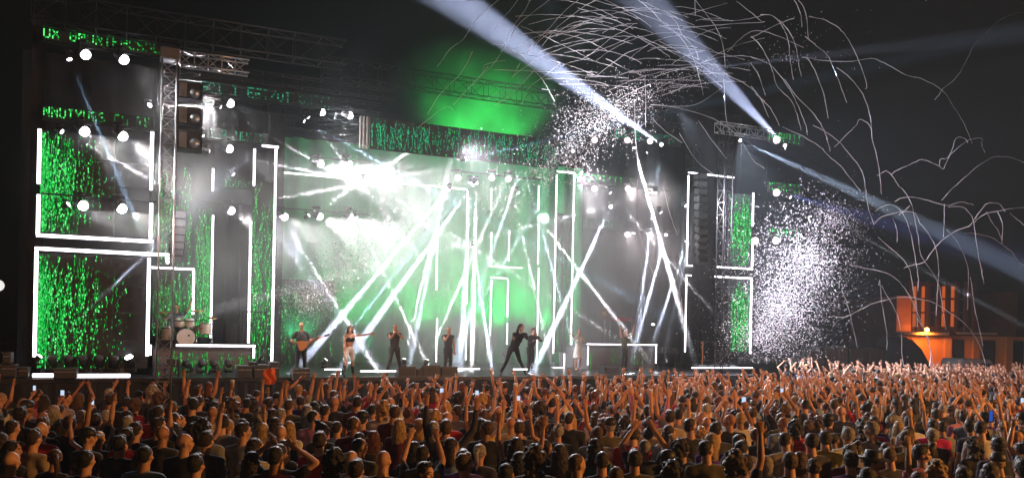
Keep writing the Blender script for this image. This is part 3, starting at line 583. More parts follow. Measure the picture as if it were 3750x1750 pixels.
for k, px in enumerate((2215, 2560, 2600, 2660)):
    u, z = S(px, 1330, 1.2); t = thing('monitor_wedge', at(u, 1.2, DECK), ['low black monitor before the red performer', 'low monitor left of the right lattice tower', 'second low monitor left of the right lattice tower', 'low monitor at the foot of the right tower'][k], 'speaker')
    g = G(); g.add([(0, 0, 0), (.7, 0, 0), (.7, .5, 0), (0, .5, 0), (0, .05, .3), (.7, .05, .3), (.7, .35, .38), (0, .35, .38)], [(3, 2, 1, 0), (4, 5, 6, 7), (0, 1, 5, 4), (1, 2, 6, 5), (2, 3, 7, 6), (3, 0, 4, 7)]); part('housing', g, M['case'], t)
    g = G(); g.box((.05, -.012, .04), (.65, -.002, .26)); part('front_grille', g, M['grille'], t)
# black camera arm pointing up right beside guitarist
u, z = S(935, 1335, .2); t = thing('camera_arm', at(u, .2, z), 'black camera arm slanting upward beside the drum riser', 'camera crane')
u2, z2 = S(978, 1278, .2); g = G(); g.tube([(0, 0, 0), (u2 - u, 0, z2 - z)], [.07, .035], 8); part('arm', g, M['black'], t, smooth=True)
g = G(); g.box((-.22, -.15, -.12), (.05, .15, .1), bev=.02); part('camera_body', g, M['black'], t)
g = G(); g.tube([(0, 0, -.1), (0, 0, DECK - z)], .03, 6); part('stand', g, M['steel'], t)
# stair rail by the pillar
u, z = S(858, 1245, 3.2); t = thing('stair_rail', at(u, 3.2, DECK), 'dark stair rail rising behind the drum riser', 'railing'); u2, z2 = S(890, 1140, 3.2)
z -= DECK; z2 -= DECK
for a, b in (((0, 0, 0), (0, 0, z)), ((u2 - u, 0, 0), (u2 - u, 0, z2)), ((u2 - u + .8, 0, 0), (u2 - u + .8, 0, z2))): g = G(); g.tube([a, b], .02, 6); part('post', g, M['steel'], t)
g = G(); g.tube([(-.3, 0, z - .3), (u2 - u, 0, z2), (u2 - u + .9, 0, z2)], .022, 6); part('handrail', g, M['steel'], t)
g = G(); g.tube([(-.3, 0, z - .8), (u2 - u, 0, z2 - .5), (u2 - u + .9, 0, z2 - .5)], .016, 6); part('lower_rail', g, M['steel'], t)
# ------------------------------------------------------------------ drum kits
def drum(g_parent, name, r, h, mx, shell='drum', head='drum', n=20):
    g = G(); g.lathe([(r, -h / 2), (r, h / 2)], n); o = part(name, g, M[shell], g_parent, mx, smooth=False)
    for s in (-1, 1):
        g = G(); g.lathe([(r + .012, s * h / 2 - .018), (r + .012, s * h / 2 + .018)], n); part('hoop', g, M['chrome'], o)
    g = G(); g.lathe([(r * .97, h / 2 + .019), (r * .97, h / 2 + .024)], n); part('drum_head', g, M[head], o)
    return o
def stand(par, x, y, h, m='chrome', base=0):
    g = G(); g.tube([(x, y, base), (x, y, h)], .014, 6)
    for k in range(3):
        a = k * 2.1; g.tube([(x, y, base + .25), (x + .25 * math.cos(a), y + .25 * math.sin(a), base)], .01, 5)
    part('stand', g, M[m], par)
def kit(mx, label, shell='drum', sc_=1.0, accent='chrome'):
    t = thing('drum_kit', mx @ Matrix.Scale(sc_, 4), label, 'drum kit'); RX = Matrix.Rotation(math.pi / 2, 4, 'X')
    bd = drum(t, 'bass_drum', .30, .4, Matrix.Translation((0, -.2, .32)) @ RX, shell, 'drum', 28)
    g = G(); g.lathe([(.035, .226), (.035, .23)], 14, Matrix.Translation((.09, .07, 0))); part('port_hole', g, M['black'], bd)
    g = G()
    for k_, (xa, xb, zz_) in enumerate(((-.04, .03, .52), (-.12, -.03, .485), (-.02, .05, .487), (.06, .11, .485))): g.box((xa, -.0, zz_), (xb, .002, zz_ + .014))
    part('head_print', g, M['steel'], bd, Matrix.Translation((0, -.425, 0)), kind='stuff')
    drum(t, 'floor_tom', .2, .4, Matrix.Translation((-.55, .1, .42)), shell); drum(t, 'rack_tom', .15, .22, Matrix.Translation((.12, -.1, .80)) @ Matrix.Rotation(R(15), 4, 'X'), shell)
    drum(t, 'rack_tom', .15, .22, Matrix.Translation((-.2, -.1, .80)) @ Matrix.Rotation(R(15), 4, 'X'), shell); drum(t, 'snare_drum', .18, .14, Matrix.Translation((.48, .3, .62)), shell)
    drum(t, 'floor_tom', .19, .36, Matrix.Translation((.62, -.1, .62)), shell)
    for x, y, h, r in ((-.75, -.1, 1.15, .24), (.35, -.2, 1.22, .22), (.85, .15, 1.0, .2), (-.35, .05, 1.35, .2)):
        stand(t, x, y, h, accent); g = G(); g.lathe([(r, -.006), (r * .3, .012), (.05, .02), (.03, .04), (.01, .045)], 20, Matrix.Translation((x, y, h)) @ Matrix.Rotation(R(12), 4, 'X') ); part('cymbal', g, M['brass'], t, smooth=True)
    g = G(); g.lathe([(.17, .48), (.17, .54)], 14, Matrix.Translation((.05, .55, 0))); g.tube([(.05, .55, 0), (.05, .55, .5)], .02, 6); part('stool', g, M['black'], t)
    g = G(); g.tube([(.28, -.25, .62), (.52, -.3, .64)], .012, 6); part('tom_arm', g, M['red'], t)
    return t
ku, kz = S(680, 1250, 2.2); kt = kit(at(ku, 2.4, RZ), 'white drum kit with chrome hoops and brass cymbals on the riser', 'drum', 1.0)
for i_, ch in enumerate('Drums'):
    pass
t = thing('percussion_rack', at(U(2212, 6.2), 6.2, RR), 'red percussion rack with a round gong on the right riser', 'percussion'); q0 = S(2212, 1148, 6.2)[1] - RR; q1 = S(2260, 1172, 6.2)[1] - RR; uL = U(2232, 6.2) - U(2212, 6.2); uR = U(2312, 6.2) - U(2212, 6.2)
g = G(); g.tube([(.20 * math.cos(a), 0, q0 + .26 * math.sin(a)) for a in [2 * math.pi * k / 24 for k in range(25)]], .014, 6); part('gong_ring', g, M['red'], t, smooth=True)
g = G(); g.lathe([(.14, -.01), (.02, .012)], 20, Matrix.Translation((0, 0, q0)) @ Matrix.Rotation(math.pi / 2, 4, 'X')); part('gong', g, M['brass'], t)
g = G(); g.tube([(uL, 0, q1), (uR, 0, q1)], .03, 8); part('rack_bar', g, M['red'], t, smooth=True)
for x in (0, uL, uR): g = G(); g.tube([(x, 0, 0), (x, 0, q1)], .016, 6); part('stand', g, M['chrome'], t)
for k in range(4): g = G(); x = uL + (uR - uL) * (.35 + .18 * k); g.lathe([(.05, q1 + .03), (.05, q1 + .14)], 12, Matrix.Translation((x, 0, 0))); part('small_drum', g, M['red'], t)
# keyboard desk with small screens right of the riser
def desk(px0, px1, v, h, label):
    u0, u1 = U(px0, v), U(px1, v); t = thing('equipment_desk', at(u0, v, DECK), label, 'desk'); w_ = u1 - u0
    g = G(); g.box((0, 0, h - .04), (w_, .6, h), bev=.01); part('tabletop', g, M['black'], t)
    for x in (.04, w_ - .04): g = G(); g.tube([(x, .1, 0), (x, .1, h - .04)], .02, 6); g.tube([(x, .5, 0), (x, .5, h - .04)], .02, 6); part('leg', g, M['steel'], t)
    for k in range(3): g = G(); g.box((.1 + k * w_ * .3, .15, h), (.1 + k * w_ * .3 + w_ * .2, .4, h + .22), bev=.01); part('rack_unit', g, M['case'], t)
desk(2430, 2500, 3.5, .8, 'dark equipment desk between riser and right frame'); desk(600, 660, .6, .35, 'low dark equipment shelf at the foot of the tall tower')
u, z = S(2575, 1250, 2.4); u1 = U(2620, 2.4); t = thing('equipment_rack', at(u, 2.4, DECK), 'open steel rack with green lit edge near the right tower', 'rack')
for x in (0, u1 - u): g = G(); g.box((x - .02, 0, 0), (x + .02, .04, z - DECK)); part('upright', g, M['wood'], t)
for zz in (.1, .5, z - DECK): g = G(); g.box((.02, 0, zz - .02), (u1 - u - .02, .5, zz)); part('shelf', g, M['steel'], t)
# ------------------------------------------------------------------ right side: building, containers, tent
BY = 62
def BP(px, py, y=BY): return D(px, py, y)
a = BP(3235, 1320); b = BP(3790, 1320); gz = 0
t = thing('building', Matrix.Translation((a.x, BY, 0)), 'two storey building at far right lit orange by a wall lamp', 'building')
zc = BP(3360, 1216).z; zt = BP(3400, 1030).z; zw = BP(3300, 1120).z; xx = lambda px: BP(px, 1200).x - a.x
g = G(); g.box((xx(3290), 0, 0), (xx(3790), 10, zc - .2)); part('lower_wall', g, M['facade'], t)
g = G(); g.box((xx(3296), .6, zc - .2), (xx(3350), 9, zw + .8)); part('lit_pier', g, M['facade'], t)
g = G(); g.box((xx(3350), 1.4, zc - .2), (xx(3600), 9, zt)); part('upper_wall', g, M['brick'], t)
g = G(); g.box((xx(3600), 2.2, zc - .2), (xx(3790), 9, zt - .5)); part('wing_wall', g, M['brick'], t)  # the wing's unlit tone is put into the darker brick colour
g = G(); g.box((xx(3282), -1.1, zc - .2), (xx(3450), -.002, zc + .02), bev=.03); part('canopy', g, M['trim'], t)
g = G(); g.box((xx(3500), -.5, zc - .1), (xx(3640), -.002, zc + .08), bev=.03); part('balcony', g, M['trim'], t)
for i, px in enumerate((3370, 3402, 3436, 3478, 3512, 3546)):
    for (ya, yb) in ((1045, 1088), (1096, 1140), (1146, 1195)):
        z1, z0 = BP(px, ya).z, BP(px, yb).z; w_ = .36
        f = G(); f.box((xx(px), 1.25, z0), (xx(px) + w_, 1.38, z1)); fo = part('window', f, M['paneglow' if px not in (3436, 3546) else 'darkglass'], t)  # orange glow of these stripes is put in as emission
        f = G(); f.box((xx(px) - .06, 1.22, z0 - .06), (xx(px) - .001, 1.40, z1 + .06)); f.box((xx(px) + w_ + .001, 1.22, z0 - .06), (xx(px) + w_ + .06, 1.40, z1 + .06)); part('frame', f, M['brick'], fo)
for px in (3355, 3388, 3420, 3460, 3496, 3530, 3565, 3595):
    g = G(); g.box((xx(px) - .1, 1.0, zc + .02), (xx(px) + .1, 1.3, zt + .1)); part('pilaster', g, M['brick'], t)
for px in (3456, 3560, 3680):
    g = G(); g.box((xx(px), -.25, 0), (xx(px) + .5, -.003, zc - .25)); part('column', g, M['facade'], t)
for px, wd in ((3490, 1.6), (3600, 1.8), (3710, 1.6)):
    g = G(); g.box((xx(px), -.06, .1), (xx(px) + wd * .5, -.004, 3.0)); part('door', g, M['darkglass'], t)
g = G(); g.box((xx(3280), -.4, zt - .5 - 3.2), (xx(3285), .2, zt - 3.5)); 
lp = BP(3355, 1207) + Vector((0, -1.6, 0)); g = G(); g.ball((0, 0, 0), .16, 12, 8); part('wall_lamp', g, M['sodium'], t, Matrix.Translation(lp - Vector((a.x, BY, 0))), smooth=True)
spot(lp + Vector((0, 0, -.2)), (.1, .75, -1), 750, 150, (1, .34, .045), .5, .15); spot(lp + Vector((0, 0, .2)), (.35, .75, 1), 200, 150, (1, .30, .045), .5, .15)
t2 = thing('building', Matrix.Translation((BP(3180, 1300, 70).x, 70, 0)), 'dark low building with one yellow lit window', 'building')
w0 = BP(3180, 1300, 70).x; X = lambda px: BP(px, 1200, 70).x - w0; Z = lambda py: BP(3250, py, 70).z
g = G(); g.box((0, 0, 0), (X(3330), 8, Z(1080))); part('wall', g, M['brick'], t2)
g = G(); g.add([(-.3, -.4, Z(1080) + .01), (X(3330) + .3, -.4, Z(1080) + .01), (X(3330) + .3, 8.4, Z(1080) + .01), (-.3, 8.4, Z(1080) + .01), (X(3330) / 2, 4, Z(1040))], [(0, 1, 4), (1, 2, 4), (2, 3, 4), (3, 0, 4)]); part('roof', g, M['steel'], t2)
for i in range(2):
    for j in range(2):
        g = G(); x0 = X(3243) + i * .32; z0 = Z(1192) + j * .62; g.box((x0, -.06, z0), (x0 + .28, -.003, z0 + .56)); part('window_pane', g, M['windowlit'], t2)
# dark containers and covered truck at right ground level
for k, (p0, p1, yt, y_, lb, m) in enumerate(((3020, 3105, 1268, 44, 'left dark container behind the crowd right of the stage', 'case'), (3110, 3245, 1276, 44, 'wide dark container behind the crowd right of the stage', 'steel'), (2960, 3015, 1285, 42, 'small dark generator box beside the confetti', 'case'))):
    A_ = D(p0, 1300, y_); B_ = D(p1, 1300, y_); zt_ = D((p0 + p1) / 2, yt, y_).z; w_ = B_.x - A_.x
    t = thing('container', Matrix.Translation((A_.x, y_, 0)), lb, 'container'); g = G(); g.box((0, 0, .1), (w_, 2.4, zt_), bev=.04); part('body', g, M[m], t)
    g = G(); nr = int(w_ / .3)
    for i in range(nr): g.box((.1 + i * w_ / nr, -.05, .3), (.22 + i * w_ / nr, -.002, zt_ - .2))
    part('ribs', g, M[m], t)
A_ = D(3340, 1300, 50); t = thing('covered_stack', Matrix.Translation((A_.x, 50, 0)), 'dark rounded tarpaulin mound before the orange building', 'tarpaulin'); g = G()
prof = [(D(px, py, 50).x - A_.x, D(px, py, 50).z) for px, py in ((3265, 1290), (3280, 1245), (3310, 1226), (3345, 1230), (3375, 1262), (3395, 1300), (3410, 1330))]
prof = [(prof[0][0] - .2, 0)] + prof + [(prof[-1][0] + .2, 0)]; k = len(prof)
vs = [(x, y, z * (1 - .1 * abs(y - 1.5) / 1.5) + .05 * math.sin(x * 5 + y * 7)) for y in (0, 1, 2, 3) for x, z in prof]
g.add(vs, [(j * k + i, j * k + i + 1, (j + 1) * k + i + 1, (j + 1) * k + i) for j in range(3) for i in range(k - 1)] + [tuple(range(k - 1, -1, -1)), tuple(3 * k + i for i in range(k))]); part('tarpaulin_cover', g, M['cloth'], t)
g = G()
for j in (.7, 2.2): g.tube([(x, j, z + .04) for x, z in prof[1:-1]], .02, 5)
part('strap', g, M['steel'], t)
# white service vehicle with grey roof
A_ = D(3520, 1345, 40); B_ = D(3650, 1345, 40); t = thing('service_van', Matrix.Translation((A_.x, 40, 0)), 'pale grey van roof showing over the crowd at right', 'van'); L = B_.x - A_.x; zt_ = D(3580, 1315, 40).z
g = G(); sec = [(0, .4), (L, .4), (L, zt_ - .9), (L * .88, zt_ - .15), (L * .8, zt_), (L * .06, zt_), (0, zt_ - .2)]; kk = len(sec)
g.add([(x, 0, z) for x, z in sec] + [(x, 1.9, z) for x, z in sec], [tuple(range(kk)), tuple(range(2 * kk - 1, kk - 1, -1))] + [(i, kk + i, kk + (i + 1) % kk, (i + 1) % kk) for i in range(kk)]); part('body', g, M['scrim'], t)
for x in (.18, .8):
    g = G(); g.lathe([(.34, -.1), (.34, .1)], 18, Matrix.Translation((L * x, .02, .34)) @ Matrix.Rotation(math.pi / 2, 4, 'X')); wl = part('wheel', g, M['black'], t)
for x0, x1 in ((.55, .72), (.74, .84)): g = G(); g.box((L * x0, -.012, zt_ - .75), (L * x1, -.002, zt_ - .2)); part('side_window', g, M['darkglass'], t)
g = G(); g.box((.1, -.02, zt_ * .5), (.5, -.004, zt_ * .5 + .06)); part('door_handle', g, M['black'], t)
# pale globe lamp cut by the left edge
t = thing('globe_lamp', Matrix.Translation(D(-8, 1045, 24) * 1), 'round pale globe lamp cut by the left edge of the photo', 'lamp'); g = G(); g.ball((0, 0, 0), .17, 20, 12); part('globe', g, emis('globe_glass', (1, .97, .92), .9), t, smooth=True)
g = G(); g.tube([(0, 0, -.16), (0, 0, -D(-8, 1045, 24).z)], .04, 8); part('pole', g, M['steel'], t); g = G(); g.lathe([(.08, -.2), (.06, -.14)], 10); part('collar', g, M['steel'], t)
# ------------------------------------------------------------------ confetti
def confetti(name, blobs, label, size=.045, mats=('paper', 'paper2', 'foil'), seed=0):
    rnd = random.Random(seed); g = G()
    for (cx, cy_, sx, sy, rot, v, sv, n) in blobs:
        for _ in range(int(n * 1.5)):
            a, b = rnd.gauss(0, 1), rnd.gauss(0, 1)
            if rnd.random() < .4: a *= .5; b *= .5
            px = cx + sx * a * math.cos(rot) - sy * b * math.sin(rot); py = cy_ + sx * a * math.sin(rot) + sy * b * math.cos(rot)
            if py > 1330: py = 1330 - (py - 1330)
            p = SP(px, py, v + rnd.gauss(0, sv)); q = Quaternion((rnd.gauss(0, 1), rnd.gauss(0, 1), rnd.gauss(0, 1), rnd.gauss(0, 1))).normalized()
            s = size * (.6 + .7 * rnd.random()); w_ = s * .6; a_, b_ = q @ Vector((s / 2, 0, 0)), q @ Vector((0, w_ / 2, 0)); c = q @ Vector((0, 0, s * .18))
            g.add([p - a_ - b_, p - b_ + c, p + a_ - b_, p + a_ + b_, p + b_ + c, p - a_ + b_], [(0, 1, 4, 5), (1, 2, 3, 4)], rnd.choice((0, 0, 0, 1, 2)))
    o = link(name, g.mesh(name, [M[m] for m in mats])); tag(o, label=label, kind='stuff'); return o
confetti('confetti', [(1290, 960, 170, 95, -.65, 1.5, 1.2, 2600), (1130, 1090, 60, 45, -.3, 1.0, .6, 900), (1440, 800, 120, 110, -.6, 2, 1.5, 900), (1640, 1060, 90, 60, 0, 2, 1, 350), (1200, 1060, 80, 40, -.5, 1.2, .6, 500)], 'loose cloud of white confetti blowing over the guitarist', .035, seed=1)
confetti('confetti', [(2200, 430, 130, 75, -.25, 0, 1.0, 1700), (2090, 560, 75, 60, -1.1, 0, 1, 1100), (2330, 350, 120, 50, -.3, 0, 1, 700), (1990, 640, 60, 60, 0, 0, 1, 450), (1850, 750, 100, 80, 0, .5, 1, 500), (2500, 285, 120, 30, -.25, -1, 1, 170), (2960, 150, 140, 110, 0, -2, 1, 75), (2890, 200, 60, 25, 0, -2, 1, 60)], 'confetti burst thick around the widest lilac beam', .036, seed=2)
confetti('confetti', [(2870, 1130, 105, 110, 0, -1, .9, 4600), (2960, 960, 110, 105, .2, -1, .9, 3400), (3050, 800, 90, 60, .2, -1, .9, 900), (2790, 1230, 90, 60, 0, -1, .8, 1500), (2900, 1000, 170, 150, 0, -1, 1, 700)], 'dense column of white confetti beside the right end tower', .037, seed=3)
# added spots without fixtures, raking the confetti columns and streamers
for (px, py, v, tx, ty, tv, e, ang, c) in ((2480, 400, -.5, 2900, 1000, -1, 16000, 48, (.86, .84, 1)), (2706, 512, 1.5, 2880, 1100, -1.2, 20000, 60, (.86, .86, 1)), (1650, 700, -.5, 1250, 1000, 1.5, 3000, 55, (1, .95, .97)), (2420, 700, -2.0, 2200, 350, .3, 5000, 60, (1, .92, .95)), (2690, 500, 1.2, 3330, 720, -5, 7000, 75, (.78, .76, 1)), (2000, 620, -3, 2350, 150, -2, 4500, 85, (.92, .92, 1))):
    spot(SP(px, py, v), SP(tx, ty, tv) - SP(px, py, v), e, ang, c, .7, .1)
# ------------------------------------------------------------------ paper streamers
STR = []
def c7(l, v): STR.append(([(2750 + .5824 * x, .5824 * y) for x, y in l], v))
def c8(l, v): STR.append(([(2750 + .5824 * x, 700 + .5824 * y) for x, y in l], v))
def c5(l, v): STR.append(([(1800 + .5824 * x, .5824 * y) for x, y in l], v))
for i, l in enumerate([
    [(330, 360), (450, 380), (600, 390), (760, 370), (860, 410), (980, 475), (1080, 500), (1200, 565), (1260, 650), (1340, 780), (1390, 905)],
    [(1730, 80), (1660, 90), (1570, 125), (1500, 190), (1410, 275), (1370, 350), (1330, 430), (1280, 500), (1210, 555), (1180, 600), (1155, 628)],
    [(1470, 960), (1450, 910), (1450, 870), (1390, 875), (1340, 900), (1260, 970), (1225, 1000), (1195, 1000), (1185, 1040), (1210, 1060), (1235, 1010), (1265, 940), (1290, 870), (1340, 870), (1365, 900)],
    [(1185, 1045), (1130, 1020), (1070, 1005), (1000, 1035), (920, 1070), (885, 1095)], [(1730, 1030), (1650, 995), (1580, 985), (1520, 990), (1430, 1045), (1340, 1120), (1250, 1202), (1200, 1260)],
    [(370, 105), (470, 130), (540, 170), (600, 230), (660, 340), (700, 440), (730, 540), (718, 560)], [(0, 240), (100, 190), (200, 140), (270, 118)], [(260, -20), (310, 80), (320, 170)], [(290, -10), (345, 80), (362, 240)],
    [(180, 130), (240, 200), (270, 260), (290, 330), (300, 400), (318, 480)], [(60, 95), (120, 95), (170, 130), (210, 190), (235, 260), (250, 400), (268, 500)], [(340, 230), (400, 280), (480, 350), (520, 430), (560, 530), (602, 645)],
    [(350, 360), (400, 440), (450, 570), (470, 660), (487, 745)], [(540, 425), (600, 470), (690, 570), (730, 660), (755, 760), (760, 860), (790, 980), (810, 1090), (820, 1220)],
    [(0, 230), (60, 290), (110, 380), (135, 450), (170, 550), (250, 630), (290, 720), (315, 820)], [(0, 360), (120, 410), (200, 500), (260, 590), (310, 700), (345, 790), (355, 850)], [(210, 500), (280, 600), (380, 700), (450, 800), (480, 880), (497, 950)],
    [(0, 400), (50, 480), (90, 600)], [(0, 545), (60, 620), (110, 740)], [(30, 590), (120, 680), (180, 790)], [(200, 800), (330, 860), (430, 920), (500, 990), (560, 1040), (640, 1140), (690, 1200)], [(390, 790), (470, 830), (550, 890), (620, 970), (700, 1080), (722, 1202)],
    [(525, 925), (600, 850), (660, 790), (685, 752), (740, 780), (760, 820)], [(795, 1105), (850, 1075), (890, 1110), (930, 1170), (965, 1202)], [(-150, 330), (0, 200), (150, 220), (330, 300)]]): c7(l, -3 - (i % 5) * .6)
for i, l in enumerate([
    [(965, 0), (1010, 80), (1030, 170), (1050, 280), (1070, 400), (1120, 480), (1170, 560), (1190, 620), (1205, 740), (1228, 870)], [(780, 130), (830, 95), (900, 90), (960, 150), (1000, 250), (1030, 400), (1050, 520), (1052, 630)],
    [(905, 65), (960, 40), (1060, 45), (1170, 75), (1240, 90), (1320, 70), (1400, 85)], [(1060, 200), (1110, 260), (1160, 350), (1180, 480), (1178, 560), (1170, 680), (1165, 780)],
    [(960, 485), (1010, 465), (1090, 445), (1130, 390), (1200, 310), (1290, 250), (1370, 220), (1410, 170), (1460, 100), (1500, 75), (1560, 80), (1600, 130)], [(1230, 240), (1290, 310), (1340, 400), (1365, 500), (1365, 620), (1362, 745)],
    [(1240, 100), (1330, 100), (1390, 160), (1410, 260), (1430, 400), (1450, 500), (1465, 580)], [(1480, 130), (1520, 200), (1560, 260), (1580, 330)], [(1550, 130), (1580, 200), (1578, 310)], [(1730, 105), (1650, 108), (1560, 125), (1460, 150), (1400, 200)],
    [(1630, 140), (1680, 180), (1730, 225)], [(1340, 262), (1430, 270), (1530, 300), (1590, 345), (1640, 380), (1680, 440), (1730, 475)], [(620, 465), (750, 490), (870, 520), (950, 590), (1010, 680), (1060, 800), (1100, 900), (1130, 1000), (1150, 1100)],
    [(510, 785), (580, 790), (650, 765), (760, 710), (860, 680), (960, 665), (1050, 675), (1150, 700), (1230, 750), (1330, 820), (1400, 900), (1450, 1000), (1480, 1110)], [(810, 560), (820, 680), (840, 800), (855, 900), (855, 995)],
    [(820, 590), (870, 680), (920, 780), (945, 900), (950, 1020), (960, 1100)], [(570, 620), (610, 720), (640, 850), (670, 985)], [(1380, 540), (1400, 680), (1420, 800), (1460, 970)], [(800, 290), (870, 350), (950, 420), (1000, 500), (1020, 620), (1040, 720), (1045, 850)],
    [(770, 210), (820, 165), (890, 140), (960, 125), (1000, 90)], [(890, 170), (915, 230), (920, 320)], [(1215, 80), (1215, 180), (1210, 290)], [(1040, 790), (1100, 890), (1130, 1000), (1122, 1100)], [(1060, 200), (1030, 140), (960, 130), (930, 150)], [(720, -20), (735, 90), (770, 200)]]): c8(l, -4 - (i % 5) * .6)
for i, l in enumerate([
    [(0, 215), (60, 130), (130, 50), (180, -20)], [(70, 290), (130, 180), (200, 80), (250, -10)], [(110, 270), (160, 170), (260, 80), (380, -10)], [(-120, 520), (0, 420), (60, 330), (90, 290)], [(210, 340), (300, 240), (380, 160), (450, 80), (560, -10)],
    [(230, 340), (330, 230), (420, 200), (500, 150), (600, 130), (700, 120)], [(320, 290), (420, 170), (520, 90), (620, 20), (760, -20)], [(350, 240), (460, 200), (560, 150), (680, 110), (800, 80), (900, 60), (1000, 65)], [(190, 660), (230, 560), (330, 480), (430, 400)],
    [(20, 660), (120, 600), (200, 520), (270, 440)], [(0, 280), (90, 290), (170, 340), (250, 430), (320, 500), (400, 640)], [(130, 490), (180, 400), (160, 430)], [(560, 380), (640, 330), (740, 250), (840, 190), (900, 150)], [(600, 350), (700, 310), (800, 270), (880, 230)],
    [(660, 480), (760, 400), (860, 330), (980, 290)], [(880, 380), (960, 370), (1060, 370)], [(980, 325), (1070, 290), (1150, 285), (1290, 300)], [(930, 10), (1010, 70), (1080, 150), (1160, 210), (1230, 290), (1280, 400), (1310, 500), (1330, 600)], [(1100, 80), (1160, 140), (1200, 220), (1280, 310), (1300, 380)],
    [(1060, 410), (1200, 410), (1310, 400), (1420, 340), (1560, 280), (1717, 240)], [(1310, 400), (1400, 370), (1500, 355), (1600, 355), (1717, 380)], [(1120, 70), (1290, 100), (1350, 120)], [(1200, 175), (1400, 160), (1550, 150), (1717, 140)], [(1310, 125), (1500, 130), (1620, 120), (1717, 95)],
    [(1200, 100), (1350, 60), (1480, 20)], [(1280, -10), (1280, 100)], [(1270, -10), (1350, 90), (1420, 190), (1460, 310), (1470, 430)], [(1540, 10), (1620, 70), (1700, 140)], [(1400, 400), (1480, 470), (1600, 530), (1717, 640)], [(720, 370), (860, 440), (960, 480)], [(600, 470), (760, 480), (900, 440)],
    [(1000, 660), (1180, 680), (1400, 750), (1560, 860)], [(1100, 670), (1280, 660), (1440, 560)], [(780, 640), (900, 570), (1000, 530)], [(1130, 590), (1230, 530)], [(1000, 740), (1100, 830), (1200, 900)], [(965, 470), (968, 640), (970, 800)], [(1460, 500), (1470, 700), (1500, 850)], [(1300, 760), (1400, 900), (1480, 1000)],
    [(-460, 800), (-300, 680), (-240, 690)], [(-400, 720), (-330, 600), (-200, 470), (-120, 330)], [(-240, 660), (-150, 560), (-20, 420)], [(-340, 420), (-260, 310), (-180, 250), (-90, 120), (60, -10)], [(-150, 560), (-60, 480), (-40, 410), (90, 380)], [(900, 620), (905, 870), (920, 1000)],
    [(920, 1130), (905, 1370), (940, 1500), (1000, 1680), (1030, 1760)], [(1080, 1180), (1120, 1340), (1170, 1480)], [(1150, 1640), (1190, 1850), (1200, 1960)], [(1180, 840), (1290, 1010), (1400, 1100)], [(1560, 860), (1640, 1000), (1717, 1060)]]): c5(l, -1.5 - (i % 6) * .45)
rs = random.Random(21)
for k in range(58):       # the swirl fanning out of the burst over centre right
    x0 = rs.uniform(2150, 2750); y0 = rs.uniform(60, 330); L = rs.uniform(120, 380); a = math.pi + rs.uniform(-.75, .15) * -1; bend = rs.uniform(.1, .9); pts = []; x, y = x0, y0
    for j in range(8): pts.append((x, y)); x += L / 7 * math.cos(a); y += L / 7 * math.sin(a) * .9; a -= bend / 7
    STR.append((pts, -1.2 - rs.random() * 2))
rs2 = random.Random(5)
def smooth_path(pts, k=4):
    out = []; n = len(pts)
    for i in range(n - 1):
        p0, p1, p2, p3 = pts[max(i - 1, 0)], pts[i], pts[i + 1], pts[min(i + 2, n - 1)]
        for j in range(k):
            t = j / k; out.append(tuple(.5 * (2 * p1[c] + (p2[c] - p0[c]) * t + (2 * p0[c] - 5 * p1[c] + 4 * p2[c] - p3[c]) * t * t + (3 * p1[c] - p0[c] - 3 * p2[c] + p3[c]) * t ** 3) for c in (0, 1)))
    return out + [pts[-1]]
srec = []
